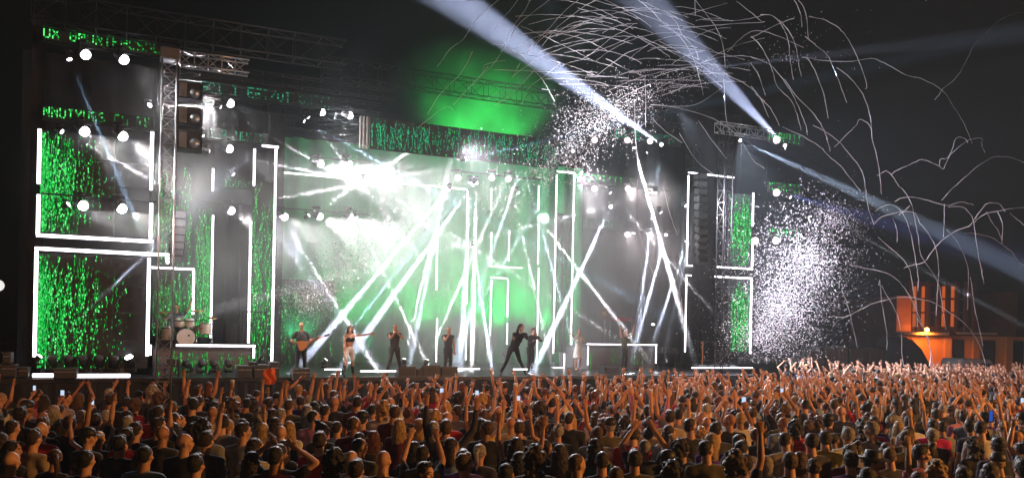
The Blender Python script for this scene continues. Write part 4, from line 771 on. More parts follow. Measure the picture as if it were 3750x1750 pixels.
for pts, v in STR:
    sp = smooth_path(pts); n = len(sp); dv = rs2.uniform(-1.2, 1.2)
    P = [SP(x + rs2.uniform(-1.2, 1.2), y + rs2.uniform(-1.2, 1.2), v + dv * i / n) for i, (x, y) in enumerate(sp)]
    g = G(); c = P[0]; wd = .0085 if pts[0][0] < 2750 else .0125
    for i in range(n - 1):     # a twisting flat ribbon with thickness
        pass
    fr = []; tw = rs2.random() * 6
    for i in range(n):
        tdir = (P[min(i + 1, n - 1)] - P[max(i - 1, 0)]).normalized(); a = tdir.cross(Vector((0, 0, 1)));
        a = a.normalized() if a.length > .05 else Vector((1, 0, 0)); b = tdir.cross(a); tw += .35
        s_ = a * math.cos(tw) + b * math.sin(tw); q = a * -math.sin(tw) + b * math.cos(tw)
        fr += [P[i] - c - s_ * wd - q * wd * .45, P[i] - c + s_ * wd - q * wd * .45, P[i] - c + s_ * wd + q * wd * .45, P[i] - c - s_ * wd + q * wd * .45]
    g.add(fr, [(i * 4 + j, i * 4 + (j + 1) % 4, i * 4 + 4 + (j + 1) % 4, i * 4 + 4 + j) for i in range(n - 1) for j in range(4)] + [(3, 2, 1, 0), (n * 4 - 4, n * 4 - 3, n * 4 - 2, n * 4 - 1)])
    o = link('paper_streamer', g.mesh('paper_streamer', M['paper'])); o.location = c
    dx, dy = abs(sp[-1][0] - sp[0][0]), abs(sp[-1][1] - sp[0][1]); L = sum(math.dist(sp[i], sp[i + 1]) for i in range(n - 1)); mxp = sum(p[0] for p in sp) / n; myp = sum(p[1] for p in sp) / n
    shp = 'looping and kinked' if L > 1.7 * math.hypot(dx, dy) else ('falling steeply' if dy > 2.2 * dx else ('running nearly level' if dx > 3 * dy else ('climbing to upper right' if (sp[-1][0] - sp[0][0]) * (sp[-1][1] - sp[0][1]) < 0 else 'sloping down rightwards')))
    ln = 'longest' if L > 520 else ('long' if L > 300 else ('medium' if L > 160 else 'short'))
    ry = 'high' if myp < 250 else ('midway up' if myp < 700 else 'low')
    reg = 'over the overhead screen' if mxp < 1980 else 'by the widest lilac beam' if mxp < 2250 else 'over the right riser' if mxp < 2520 else 'by the second lilac beam' if mxp < 2780 else 'above the right end banners' if mxp < 3060 else 'right of the falling confetti' if mxp < 3290 else 'above the orange building' if mxp < 3520 else 'near the right photo edge'
    o['category'] = 'streamer'; o['group'] = 'white paper streamers shot over the crowd'; srec.append((o, f'{ln} streamer {shp}, {ry} {reg}', mxp))
by = {}
for o, l, x in srec: by.setdefault(l, []).append((x, o))
for l, q in by.items():
    q.sort(key=lambda e: e[0])
    for i, (x, o) in enumerate(q):
        o['label'] = l if len(q) == 1 else f'{ordinal(i)} from left, {l}'
# ================================================================== PEOPLE
def V(*a): return Vector(a)
def capsule(g, p, q, r1, r2, n=10):
    p, q = Vector(p), Vector(q); d = q - p; L = d.length
    rot = (d / L).to_track_quat('Z', 'Y').to_matrix().to_4x4() if L > 1e-6 else Matrix.Identity(4)
    prof = [(r1 * .02, -r1), (r1 * .5, -r1 * .86), (r1 * .86, -r1 * .5), (r1, 0), ((r1 + r2) / 2, L / 2), (r2, L), (r2 * .86, L + r2 * .5), (r2 * .5, L + r2 * .86), (r2 * .02, L + r2)]
    g.lathe(prof, n, Matrix.Translation(p) @ rot)
def solidify(g, name, vox, m, ratio=None, smooth_it=0, noise_amp=0, noise_sc=8):
    me = g.mesh(name, m); o = bpy.data.objects.new('tmp', me); COL.objects.link(o)
    r = o.modifiers.new('r', 'REMESH'); r.mode = 'VOXEL'; r.voxel_size = vox
    if smooth_it: s = o.modifiers.new('s', 'SMOOTH'); s.factor = .5; s.iterations = smooth_it
    if ratio: d = o.modifiers.new('d', 'DECIMATE'); d.ratio = ratio
    dg = bpy.context.evaluated_depsgraph_get(); out = bpy.data.meshes.new_from_object(o.evaluated_get(dg)); bpy.data.objects.remove(o)
    out.name = name
    if noise_amp:
        for v in out.vertices:
            n_ = noise.noise_vector(v.co * noise_sc); v.co += n_ * noise_amp
    out.polygons.foreach_set('use_smooth', [True] * len(out.polygons)); out.update(); return out
ARM = {'down': (V(.18, 0, -1), V(.02, .25, -1)), 'up': (V(.28, .12, .95), V(.0, .15, 1)), 'upout': (V(.6, .1, .8), V(.1, .1, 1)), 'clap': (V(.35, .35, .85), V(-.55, .15, .8)),
       'phone': (V(.15, .75, .45), V(-.25, .35, .85)), 'head': (V(.7, .25, .55), V(-.75, -.1, .5)), 'cross': (V(.15, .25, -1), V(-.9, .5, .12)), 'bent': (V(.2, .1, -1), V(-.1, .9, .5)),
       'fist': (V(.45, .2, .9), V(-.05, .2, 1)), 'mic': (V(.12, .9, -.45), V(-.62, -.30, .72)), 'point': (V(.9, .25, .12), V(.95, .3, .15)), 'strum': (V(.35, -.25, -.9), V(-.65, .75, -.15)), 'fret': (V(.35, .35, -.85), V(.35, .75, .35)),
       'drumup': (V(.55, .35, .6), V(.25, .3, .9)), 'drumlow': (V(.5, .55, -.6), V(.0, .95, .1)), 'wave': (V(.75, 0, .55), V(.15, .1, 1))}
def hand(g, wr, d, side, open_=True, r=.0105):
    d = d.normalized(); x = d.cross(V(0, 1, 0)); x = x.normalized() if x.length > .2 else V(1, 0, 0); y = x.cross(d)
    pc = wr + d * .05
    mx = Matrix((x, y, d)).transposed().to_4x4(); mx.translation = pc
    g.ball((0, 0, 0), (.042, .018, .055), 10, 6, mx)
    for k in range(4):
        b = pc + x * (-.03 + .02 * k) + d * .04; L = (.062, .074, .070, .055)[k]
        sp = (-.16 + .11 * k) * (1 if open_ else .3); f1 = b + (d + x * sp).normalized() * L * .55; cur = .25 if open_ else 1.6; f2 = f1 + (d + x * sp + y * cur * (1)).normalized() * L * .5
        capsule(g, b, f1, r, r * .95, 6); capsule(g, f1, f2, r * .95, r * .8, 6)
    tb = pc - x * .032 * side - d * .01; t1 = tb + (d * .55 - x * .8 * side).normalized() * .035; t2 = t1 + (d * .9 - x * .3 * side + y * .2).normalized() * .03
    capsule(g, tb, t1, r * 1.2, r, 6); capsule(g, t1, t2, r, r * .85, 6)
def person_parts(arms=('down', 'down'), yaw=0, nod=0, female=False, sleeve='short', lean=(0, 0), stride=.0, sit=False, vox=.0135, wide=1.0, top='shirt', skirt=False, shorts=False, boots=False, name='p', legs=True, tilt=0):
    """feet at the origin, facing +Y, 1.75 m tall.  -> meshes body, shirt, trousers and the head matrix"""
    sw = (.165 if female else .19) * wide; hz = .93; ch = V(lean[0], lean[1], 0)
    pel = V(0, 0, hz); che = V(0, 0, 1.22) + ch * .6; nb = V(0, -.01, 1.44) + ch; hc = V(0, .015, 1.612) + ch * 1.15
    if sit: pel = V(0, 0, .58); dz = -.35; che.z += dz; nb.z += dz; hc.z += dz
    b, s, p = G(), G(), G(); bts = []
    sh = [nb + V(-sw, 0, -.075), nb + V(sw, 0, -.075)]; hip = [pel + V(-.09, 0, -.02), pel + V(.09, 0, -.02)]
    def torso(g, e, up=True):
        def el(c, rx, ry, rz): g.ball(c, (rx + e, ry + e, rz + e * .5), 16, 10)
        el(pel, .155 if female else .15, .105, .13); el(pel.lerp(che, .5), .128 if female else .145, .095, .16); el(che, (.145 if female else .165) * wide, .108, .17)
        if up:
            el(nb + V(0, -.005, -.125), sw * .82, .09, .085)
            for q in sh: capsule(g, nb + V(0, -.018, -.030), q + V(0, -.005, 0), .050 + e, .054 + e, 12); capsule(g, nb + V(0, -.012, -.10), q + V(0, -.005, -.03), .07 + e, .05 + e, 12)
        if female:
            for k in (-1, 1): g.ball(che + V(.07 * k, .085, .03), (.062 + e, .055 + e, .06 + e), 10, 6)
    torso(b, 0)
    capsule(b, nb + V(0, -.01, -.03), hc + V(0, -.005, -.07), .064 if not female else .052, .057 if not female else .047, 12)
    hr = Matrix.Translation(hc) @ Matrix.Rotation(R(-yaw), 4, 'Z') @ Matrix.Rotation(R(-nod), 4, 'X') @ Matrix.Rotation(R(tilt), 4, 'Y')
    b.ball((0, -.008, .022), (.074, .094, .09), 18, 12, hr); b.ball((0, .022, -.045), (.056, .064, .062), 14, 8, hr)
    b.ball((0, .052, -.085), (.028, .028, .022), 8, 6, hr); b.ball((0, .092, -.018), (.013, .021, .022), 8, 6, hr); b.ball((0, .079, .03), (.045, .016, .012), 8, 6, hr); b.ball((0, .083, -.055), (.022, .012, .009), 8, 6, hr)
    for k in (-1, 1): b.ball((.076 * k, -.005, -.008), (.011, .02, .032), 8, 6, hr); b.ball((.04 * k, .062, -.025), (.025, .02, .022), 8, 6, hr)
    ends = []
    for i, a in enumerate(arms):
        k = -1 if i == 0 else 1; ud, fd = ARM[a]; ud = V(ud.x * k, ud.y, ud.z).normalized(); fd = V(fd.x * k, fd.y, fd.z).normalized()
        if a in ('up', 'upout', 'clap', 'wave', 'fist'): shp = sh[i] + V(0, 0, .02)
        else: shp = sh[i]
        el_ = shp + ud * .285; wr = el_ + fd * .255; f_ = .86 if female else 1
        capsule(b, shp, el_, .049 * f_, .039 * f_, 12); capsule(b, el_, el_.lerp(wr, .35), .039 * f_, .040 * f_, 12); capsule(b, el_.lerp(wr, .35), wr, .040 * f_, .026 * f_, 12)
        hand(b, wr, fd, k, a not in ('fist', 'cross', 'mic', 'drumup', 'drumlow', 'strum', 'fret')); ends.append(wr + fd * .09)
        if sleeve == 'short': capsule(s, shp, shp.lerp(el_, .55), .064, .058, 12)
        if sleeve == 'long': capsule(s, shp, el_, .060, .050, 12); capsule(s, el_, wr.lerp(el_, .08), .050, .037, 12)
    for i in (0, 1):
        k = -1 if i == 0 else 1; st_ = stride * k
        if sit: kn = hip[i] + V(.12 * k, .40, .0); an = kn + V(0, .02, -.46)
        else: kn = hip[i] + V(.02 * k + st_ * .15, st_ * .25 + .03, -.43 + abs(stride) * .03); an = V(hip[i].x * 1.15 + st_ * .45, st_ * .55 - .02, .09)
        capsule(b, hip[i], kn, .082, .054, 12); capsule(b, kn, kn.lerp(an, .35), .052, .056, 12); capsule(b, kn.lerp(an, .35), an, .055, .036, 12)
        b.ball(an + V(0, .07, -.055), (.042, .125, .038), 10, 6); capsule(b, an, an + V(0, 0, -.04), .036, .036, 8)
        capsule(p, hip[i], kn if not shorts else hip[i].lerp(kn, .8), .097, .068 if not shorts else .085, 12)
        if not shorts: capsule(p, kn, an.lerp(kn, .08 if not skirt else .6), .068, .052, 12)
        if boots: bt = G(); bts.append(bt); capsule(bt, an.lerp(kn, .62), an, .064, .050, 12); bt.ball(an + V(0, .07, -.052), (.05, .14, .046), 10, 6); capsule(bt, an + V(0, 0, -.02), an + V(0, 0, -.06), .04, .04, 8)
        elif not shorts: p.ball(an + V(0, .07, -.052), (.05, .14, .046), 10, 6)
    p.ball(pel + V(0, 0, -.02), (.17, .125, .12), 16, 8)
    if skirt:
        p = G(); prof = [(.12, .16), (.16, .06), (.19, -.1), (.24, -.42)]; p.lathe([(r_ * 1.0, z_) for r_, z_ in reversed(prof)], 20, Matrix.Translation(pel) @ Matrix.Scale(.75, 4, (0, 1, 0)))
    if top == 'shirt': torso(s, .018)
    elif top == 'crop':
        s = G(); s.ball(che + V(0, 0, .0), (.165, .12, .10), 16, 8)
        for k in (-1, 1): s.ball(che + V(.07 * k, .085, .03), (.075, .066, .07), 10, 6)
    body = solidify(b, 'body', vox, M['skin1']); shirt = solidify(s, 'shirt', vox * 1.5, M['black'], None, 1, .010, 9)
    pants = solidify(p, 'trousers', vox * 1.9, M['black'], None, 0, .008, 7)
    return dict(boots=[solidify(q_, 'boot', .02, M['black']) for q_ in bts], body=body, shirt=shirt, trousers=pants, head=hr, ends=ends, sleeve=sleeve, arms=arms, yaw=yaw)
SK = [(.52, .27, .17), (.60, .33, .22), (.42, .21, .12), (.30, .15, .085)]
for i, c in enumerate(SK): M[f'skin{i+1}'] = mat(f'skin_{["fair","light","tan","brown"][i]}', c, .5, var=.1, scale=14)
HAIRC = {'black': (.012, .010, .009), 'dark brown': (.03, .018, .012), 'brown': (.085, .045, .022), 'blonde': (.42, .27, .11), 'grey': (.30, .28, .26), 'auburn': (.12, .03, .012)}
for k, c in HAIRC.items(): M['hair_' + k] = mat('hair_' + k.replace(' ', '_'), c, .42, var=.35, scale=60, bump=.9, sheen=.2)
SHC = {'black': (.012, .012, .014), 'charcoal': (.045, .045, .05), 'white': (.62, .60, .56), 'grey': (.22, .22, .23), 'navy': (.015, .02, .06), 'red': (.42, .015, .02), 'magenta': (.62, .01, .20), 'olive': (.10, .09, .035), 'beige': (.42, .34, .22),
       'yellow': (.55, .40, .03), 'light blue': (.20, .30, .45), 'burgundy': (.12, .01, .02), 'teal': (.02, .16, .16), 'pink': (.60, .22, .28), 'purple': (.10, .04, .30), 'lilac': (.36, .30, .42)}
for k, c in SHC.items(): M['sh_' + k] = mat('cotton_' + k.replace(' ', '_'), c, .85, var=.18, scale=5, bump=.5, sheen=.15)
M['denim'] = mat('denim', (.03, .045, .09), .9, bump=.4); M['eyewhite'] = mat('eye_white', (.6, .58, .55), .3); M['pupil'] = mat('pupil', (.01, .01, .01), .2)
# hair, in head space (head centre at origin, facing +Y)
def hair_mesh(kind, seed=0):
    g = G(); rnd = random.Random(seed); amp, sc_ = .006, 24
    if kind in ('short', 'crop'):
        e = .010 if kind == 'short' else .003
        g.ball((0, -.022, .034), (.076 + e, .086 + e, .083 + e), 20, 14); g.ball((0, -.05, -.01), (.068 + e, .05 + e, .065), 14, 10)
        if kind == 'short':
            g.ball((0, .02, .10), (.055, .055, .028), 12, 8)
            for _ in range(10): g.ball((rnd.uniform(-.05, .05), rnd.uniform(-.07, .05), .105 + rnd.uniform(-.01, .01)), .022, 8, 6)
    elif kind in ('long', 'longwavy'):
        g.ball((0, -.022, .032), (.090, .098, .095), 20, 14)
        for k in range(15):
            a = math.pi * (k / 14) ; x = .082 * math.cos(a); y = -.035 - .065 * math.sin(a); L = .30 + rnd.random() * .08; w = .02 if kind == 'longwavy' else .006
            pts = [(x, y, .02), (x * 1.1, y - .01, -.09), (x * 1.15 + w * math.sin(k), y - .012, -.20), (x * 1.0 + w * math.sin(k * 2), y - .01, -L)]
            g.tube(pts, [.028, .032, .032, .014], 8)
        amp = .010 if kind == 'longwavy' else .006
    elif kind == 'ponytail':
        g.ball((0, -.022, .032), (.084, .094, .090), 20, 14); g.ball((0, -.06, -.01), (.06, .05, .055), 12, 8); g.ball((0, -.125, .045), .032, 10, 8)
        g.tube([(0, -.13, .05), (0, -.17, .01), (.01, -.165, -.09), (0, -.15, -.20)], [.022, .034, .032, .01], 10)
    elif kind == 'bun':
        g.ball((0, -.022, .032), (.084, .094, .090), 20, 14); g.ball((0, -.06, -.01), (.06, .05, .055), 12, 8); g.ball((0, -.08, .125), (.045, .042, .038), 12, 8)
    elif kind == 'curly':
        g.ball((0, -.03, .035), (.10, .105, .10), 16, 12)
        for _ in range(60):
            a, b_ = rnd.uniform(0, 6.28), rnd.uniform(-.5, 1.4); r_ = .105; g.ball((r_ * math.cos(a) * math.cos(b_), -.03 + r_ * math.sin(a) * math.cos(b_) * (1 if math.sin(a) < 0 else .55), .03 + r_ * math.sin(b_)), rnd.uniform(.022, .036), 7, 5)
        for _ in range(20): g.ball((rnd.uniform(-.09, .09), rnd.uniform(-.12, -.03), rnd.uniform(-.17, -.04)), rnd.uniform(.03, .045), 7, 5)
        amp = .012
    return solidify(g, 'hair', .0105, M['hair_black'], None, 0, amp, sc_)
HAIR = {k: hair_mesh(k, i) for i, k in enumerate(('short', 'crop', 'long', 'longwavy', 'ponytail', 'bun', 'curly'))}
g = G(); g.lathe([(.088, 0), (.090, .03), (.078, .075), (.045, .10), (.01, .108)], 20, Matrix.Translation((0, -.012, .035)) @ Matrix.Scale(1.12, 4, (0, 1, 0)))
vs = [(.07 * math.cos(a), .07 + .085 * math.sin(a), .045 - .012 * math.sin(a)) for a in [math.pi * k / 10 for k in range(11)]]
g.add(vs + [(x, y, z - .006) for x, y, z in vs], [tuple(range(11)), tuple(range(21, 10, -1))] + [(i, i + 11, i + 12, i + 1) for i in range(10)]); CAP = g.mesh('cap', M['black'], True)
g = G(); g.lathe([(.19, .0), (.185, .008), (.10, .012), (.092, .05), (.085, .09), (.02, .10)], 22, Matrix.Translation((0, -.01, .045))); HAT = g.mesh('hat', M['black'], True)
EYES = []
for k in (-1, 1): g = G(); g.ball((.032 * k, .078, .008), (.013, .008, .008), 8, 6); EYES.append(g.mesh('eye', M['eyewhite'], True))
g = G()
for k in (-1, 1): g.ball((.032 * k, .0835, .008), (.006, .004, .006), 8, 6); g.box((.032 * k - .019, .078, .026), (.032 * k + .019, .089, .032))
g.box((-.02, .0905, -.058), (.02, .0945, -.052)); PUP = g.mesh('face_features', M['pupil'], True)
def setmat(o, m):
    o.material_slots[0].link = 'OBJECT'; o.material_slots[0].material = m
def make_person(T, loc, rz, sc_, hair, hairc, shirtc, skin, pants='denim', hat=None, face=False, label=None, group=None, cat='person'):
    t = thing('person', Matrix.Translation(loc) @ Matrix.Rotation(rz, 4, 'Z') @ Matrix.Scale(sc_, 4), label, cat, group)
    b = link('body', T['body'], t); setmat(b, M[f'skin{skin}'])
    s = link('shirt', T['shirt'], t); setmat(s, M['sh_' + shirtc] if 'sh_' + shirtc in M else M[shirtc])
    p = link('trousers', T['trousers'], t); setmat(p, M[pants])
    for q_ in T['boots']: link('boot', q_, t)
    if hair in HAIR: h = link('hair', HAIR[hair], t, T['head']); setmat(h, M['hair_' + hairc])
    if hat: h2 = link(hat, CAP if hat == 'cap' else HAT, t, T['head'] @ Matrix.Scale(1.06, 4)); 
    if face: [link('eye', e_, t, T['head']) for e_ in EYES]; link('face_features', PUP, t, T['head'])
    return t
TPL = {}
def tpl(key, **k):
    TPL[key] = person_parts(**k); return TPL[key]
tpl('m_down'); tpl('m_right', yaw=55); tpl('m_left', yaw=-50); tpl('m_lookback', yaw=115, nod=5)
tpl('m_oneup', arms=('down', 'up')); tpl('m_oneupl', arms=('fist', 'bent'), yaw=15); tpl('m_both', arms=('upout', 'upout'), nod=-8); tpl('m_clap', arms=('clap', 'clap'))
tpl('m_phone', arms=('phone', 'phone')); tpl('m_head', arms=('head', 'head')); tpl('m_cross', arms=('cross', 'cross'), yaw=50, nod=12); tpl('m_long', sleeve='long', wide=1.06, yaw=10); tpl('m_longup', sleeve='long', arms=('up', 'upout'))
tpl('f_down', female=True); tpl('f_right', female=True, yaw=60, sleeve='none'); tpl('f_both', female=True, arms=('up', 'upout'), sleeve='none'); tpl('f_clap', female=True, arms=('clap', 'clap')); tpl('f_oneup', female=True, arms=('wave', 'bent'), sleeve='none')
tpl('f_phone', female=True, arms=('phone', 'bent'), yaw=-12); tpl('f_left', female=True, yaw=-45)
ARMTXT = {'m_down': 'standing still', 'm_right': 'head turned right', 'm_left': 'looking left', 'm_lookback': 'face turned back', 'm_oneup': 'one arm up', 'm_oneupl': 'one fist raised', 'm_both': 'both arms wide up', 'm_clap': 'clapping overhead', 'm_phone': 'arms held forward', 'm_head': 'hands at head',
          'm_cross': 'arms folded', 'm_long': 'in long sleeves', 'm_longup': 'sleeved arms raised', 'f_down': 'standing still', 'f_right': 'head turned right', 'f_both': 'bare arms up', 'f_clap': 'clapping overhead', 'f_oneup': 'waving one arm', 'f_phone': 'one arm forward', 'f_left': 'looking left'}
HT = {'short': 'short {} hair', 'crop': 'cropped {} hair', 'long': 'long {} hair', 'longwavy': 'wavy {} hair', 'ponytail': '{} ponytail', 'bun': '{} hair bun', 'curly': 'big curly {} hair'}
CROWD = []; USED = []
def region(px):
    for x, s in ((160, 'at the left edge'), (420, 'below the left screens'), (620, 'left of the lattice tower'), (800, 'below the drum kit'), (1000, 'below the camera arm'), (1200, 'below the guitarist'), (1380, 'below the dancer'), (1560, 'below the monitors'), (1760, 'below the blond singer'), (1960, 'below the leaning singer'),
                 (2140, 'below the white dress'), (2330, 'below the right riser'), (2520, 'below the right frame'), (2720, 'below the right tower'), (2930, 'below the confetti column'), (3120, 'below the dark containers'), (3320, 'left of the orange building'), (3540, 'below the orange building')):
        if px < x: return s
    return 'at the right edge'
def place(px, py, T, hair, hairc, shirt, skin=1, sc_=1.0, hat=None, turn=None, face=False, pants='denim'):
    hor = HY + ROLL * (px - HX); zc = 1.64 * sc_; dist = (EYE.z - zc) * F / (py - hor)
    p = D(px, py, dist); x, y = p.x, dist
    look = math.atan2(30 - y * 1.0, 1.5 - x) - math.pi / 2 if turn is None else turn
    look = max(-.75, min(.75, look)) * .55 + random.uniform(-.15, .15) if turn is None else turn
    USED.append((x, y)); CROWD.append((y, px, py, x, T, hair, hairc, shirt, skin, sc_, hat, look, face, pants))
Hn = [  # hand placed from the photograph: px, py, template, hair, colour, shirt, skin, scale, hat
    (120, 1598, 'm_down', 'short', 'dark brown', 'beige', 2, 1.02), (44, 1640, 'f_right', 'long', 'black', 'black', 1, .96), (314, 1676, 'm_down', 'crop', 'black', 'black', 2, 1.0), (522, 1665, 'f_down', 'long', 'brown', 'charcoal', 1, .95), (675, 1613, 'm_right', None, 'grey', 'black', 2, 1.02),
    (755, 1605, 'm_down', 'short', 'dark brown', 'charcoal', 2, 1.02), (715, 1694, 'm_down', 'short', 'black', 'black', 2, 1.0), (890, 1573, 'm_right', 'short', 'dark brown', 'grey', 2, 1.04), (923, 1680, 'f_down', 'long', 'dark brown', 'beige', 1, .96), (580, 1554, 'm_right', 'short', 'dark brown', 'black', 2, 1.03),
    (299, 1521, 'm_down', 'crop', 'grey', 'black', 1, 1.0), (321, 1596, 'm_right', 'short', 'black', 'charcoal', 2, .98, 'cap'), (438, 1620, 'm_down', 'short', 'black', 'navy', 2, .98), (638, 1569, 'f_down', 'long', 'black', 'charcoal', 1, .96), (496, 1569, 'm_down', 'short', 'dark brown', 'black', 2, 1.0),
    (44, 1560, 'm_down', 'crop', 'dark brown', 'black', 2, 1), (98, 1489, 'm_left', 'crop', 'grey', 'charcoal', 1, 1), (157, 1551, 'm_down', 'short', 'brown', 'black', 2, 1), (255, 1545, 'm_oneup', 'short', 'black', 'black', 3, 1), (350, 1535, 'm_oneup', 'short', 'dark brown', 'black', 2, .98), (219, 1496, 'f_down', 'bun', 'dark brown', 'black', 1, .95),
    (1024, 1653, 'm_head', 'crop', 'dark brown', 'black', 2, 1.02), (1170, 1608, 'm_down', 'short', 'dark brown', 'red', 2, 1.02), (1228, 1682, 'm_long', 'curly', 'black', 'charcoal', 3, 1.02), (1305, 1713, 'm_down', 'short', 'dark brown', 'charcoal', 2, .98), (1403, 1678, 'm_down', None, 'black', 'olive', 2, 1.02), (1367, 1600, 'f_down', 'longwavy', 'auburn', 'navy', 1, .97),
    (1462, 1553, 'f_down', 'longwavy', 'blonde', 'burgundy', 1, .97), (1517, 1640, 'f_down', 'long', 'black', 'black', 1, .97), (1633, 1562, 'm_longup', 'short', 'brown', 'charcoal', 2, 1.06), (1703, 1690, 'm_right', 'short', 'brown', 'charcoal', 2, 1.0), (1557, 1722, 'm_lookback', 'short', 'dark brown', 'black', 2, .97), (1761, 1551, 'f_both', 'long', 'black', 'yellow', 2, .97),
    (1852, 1726, 'm_down', 'crop', 'black', 'black', 3, 1.0), (1327, 1529, 'm_down', 'short', 'black', 'burgundy', 2, 1, 'cap'), (1316, 1604, 'm_down', 'crop', 'black', 'black', 3, .97), (962, 1569, 'f_down', 'long', 'blonde', 'black', 1, .96), (1060, 1562, 'f_oneup', 'longwavy', 'blonde', 'white', 1, .96),
    (2114, 1692, 'm_right', 'crop', 'brown', 'black', 2, 1.03), (2205, 1680, 'm_down', 'crop', 'dark brown', 'navy', 2, 1.0), (1902, 1680, 'f_down', 'long', 'black', 'purple', 1, .97), (2325, 1675, 'm_down', 'short', 'dark brown', 'olive', 2, 1.0), (2322, 1587, 'm_down', 'short', 'black', 'navy', 2, .98), (2373, 1586, 'f_down', 'bun', 'black', 'light blue', 1, .96),
    (2530, 1554, 'm_right', 'crop', 'dark brown', 'charcoal', 2, 1.07), (2449, 1680, 'm_right', 'short', 'black', 'black', 2, .97, 'cap'), (2588, 1638, 'm_right', 'crop', 'black', 'olive', 2, 1.04), (2625, 1569, 'm_right', 'short', 'black', 'charcoal', 2, 1.04), (2719, 1640, 'm_right', 'short', 'black', 'lilac', 2, 1.0), (2774, 1589, 'f_right', 'short', 'auburn', 'charcoal', 1, .96),
    (2701, 1522, 'm_right', 'curly', 'black', 'red', 2, 1.0), (2453, 1522, 'm_down', 'short', 'dark brown', 'beige', 2, 1.05), (2179, 1628, 'f_down', 'longwavy', 'black', 'teal', 1, .96), (1902, 1562, 'm_down', 'short', 'brown', 'charcoal', 2, .98), (2460, 1723, 'm_down', 'curly', 'black', 'black', 3, .98), (2256, 1738, 'm_down', 'crop', 'brown', 'black', 2, .98), (2051, 1650, 'f_down', 'long', 'dark brown', 'black', 1, .96),
    (2879, 1605, 'm_right', 'crop', 'dark brown', 'beige', 2, 1.02), (2919, 1562, 'm_right', 'curly', 'black', 'red', 2, 1.0), (3036, 1540, 'm_right', 'short', 'black', 'black', 2, 1.02, 'cap'), (3022, 1600, 'm_down', 'short', 'dark brown', 'yellow', 2, 1.02), (3190, 1551, 'm_down', 'crop', 'dark brown', 'magenta', 2, 1.02), (3335, 1540, 'm_right', 'short', 'dark brown', 'white', 2, 1.04),
    (3416, 1557, 'm_down', 'short', 'black', 'magenta', 2, 1.04), (3379, 1655, 'm_lookback', 'short', 'black', 'pink', 2, 1.03), (3200, 1685, 'm_lookback', 'short', 'black', 'charcoal', 1, 1.0, 'hat'), (3262, 1665, 'm_right', 'short', 'brown', 'charcoal', 2, .97), (3595, 1565, 'm_cross', 'short', 'black', 'white', 2, 1.04), (3693, 1562, 'f_right', 'longwavy', 'black', 'burgundy', 2, .98),
    (3730, 1468, 'm_down', 'short', 'black', 'red', 2, 1), (3452, 1492, 'm_down', 'crop', 'grey', 'charcoal', 1, 1), (3117, 1680, 'm_long', 'short', 'black', 'purple', 2, 1.0), (2981, 1702, 'm_down', 'crop', 'dark brown', 'charcoal', 2, .98), (3529, 1738, 'm_down', 'short', 'black', 'black', 2, .98), (3635, 1722, 'f_right', 'long', 'dark brown', 'charcoal', 1, .97), (2930, 1678, 'f_down', 'long', 'brown', 'charcoal', 1, .96), (3740, 1700, 'm_down', 'short', 'brown', 'black', 2, 1)]
for h_ in Hn:
    px, py, T, hair, hc_, sh_, sk, s_ = h_[:8]; hat_ = h_[8] if len(h_) > 8 else None
    tr = None
    if px > 2750 and T in ('m_down', 'm_cross', 'f_right'): tr = random.uniform(-.5, -.1)
    place(px, py, T, hair, hc_, sh_, sk, s_, hat_, turn=tr, face=T in ('m_right', 'm_lookback', 'm_cross', 'f_right'))
rc = random.Random(11)
def inside_front(x, y): return N_.x * x + N_.y * y - N_.dot(P0) < -7.2 - max(0, min(1.3, (-E_.dot(Vector((x, y, 0)) - P0) + 2) * .32)) or (E_.dot(Vector((x, y, 0)) - P0) > UR + 1.5 and y < 36)
hcs = ['black'] * 5 + ['dark brown'] * 6 + ['brown'] * 4 + ['blonde'] * 2 + ['grey'] * 2 + ['auburn']; shs = ['black'] * 9 + ['charcoal'] * 4 + ['white'] * 3 + ['grey'] * 3 + ['navy'] * 3 + ['red', 'olive', 'beige', 'beige', 'light blue', 'burgundy', 'burgundy', 'pink', 'lilac', 'purple', 'olive']
FAR = []; y = 8.9; cell = {}
for x_, y_ in USED: cell.setdefault((int(x_ // .6), int(y_ // .6)), []).append((x_, y_))
def free(x, y, r):
    i, j = int(x // .6), int(y // .6)
    return all((x - a) ** 2 + ((y - b) * .9) ** 2 > r * r for di in (-1, 0, 1) for dj in (-1, 0, 1) for a, b in cell.get((i + di, j + dj), ()))
while y < 37:
    wd = y * 1875 / F + (.5 if y < 12 else 2.6); x = -wd
    while x < wd:
        xx, yy = x + rc.uniform(-.18, .18), y + rc.uniform(-.2, .2)
        if inside_front(xx, yy) and free(xx, yy, .44 if y < 18 else .40):
            cell.setdefault((int(xx // .6), int(yy // .6)), []).append((xx, yy)); FAR.append((yy, xx))
        x += .50
    y += .55
FAR.sort(); NEARN = 300 - len(CROWD); inside = [q_ for q_ in FAR if abs(q_[1]) < q_[0] * .64]
near = inside[:NEARN]; ns_ = set(near); far = [q_ for q_ in FAR if q_ not in ns_]
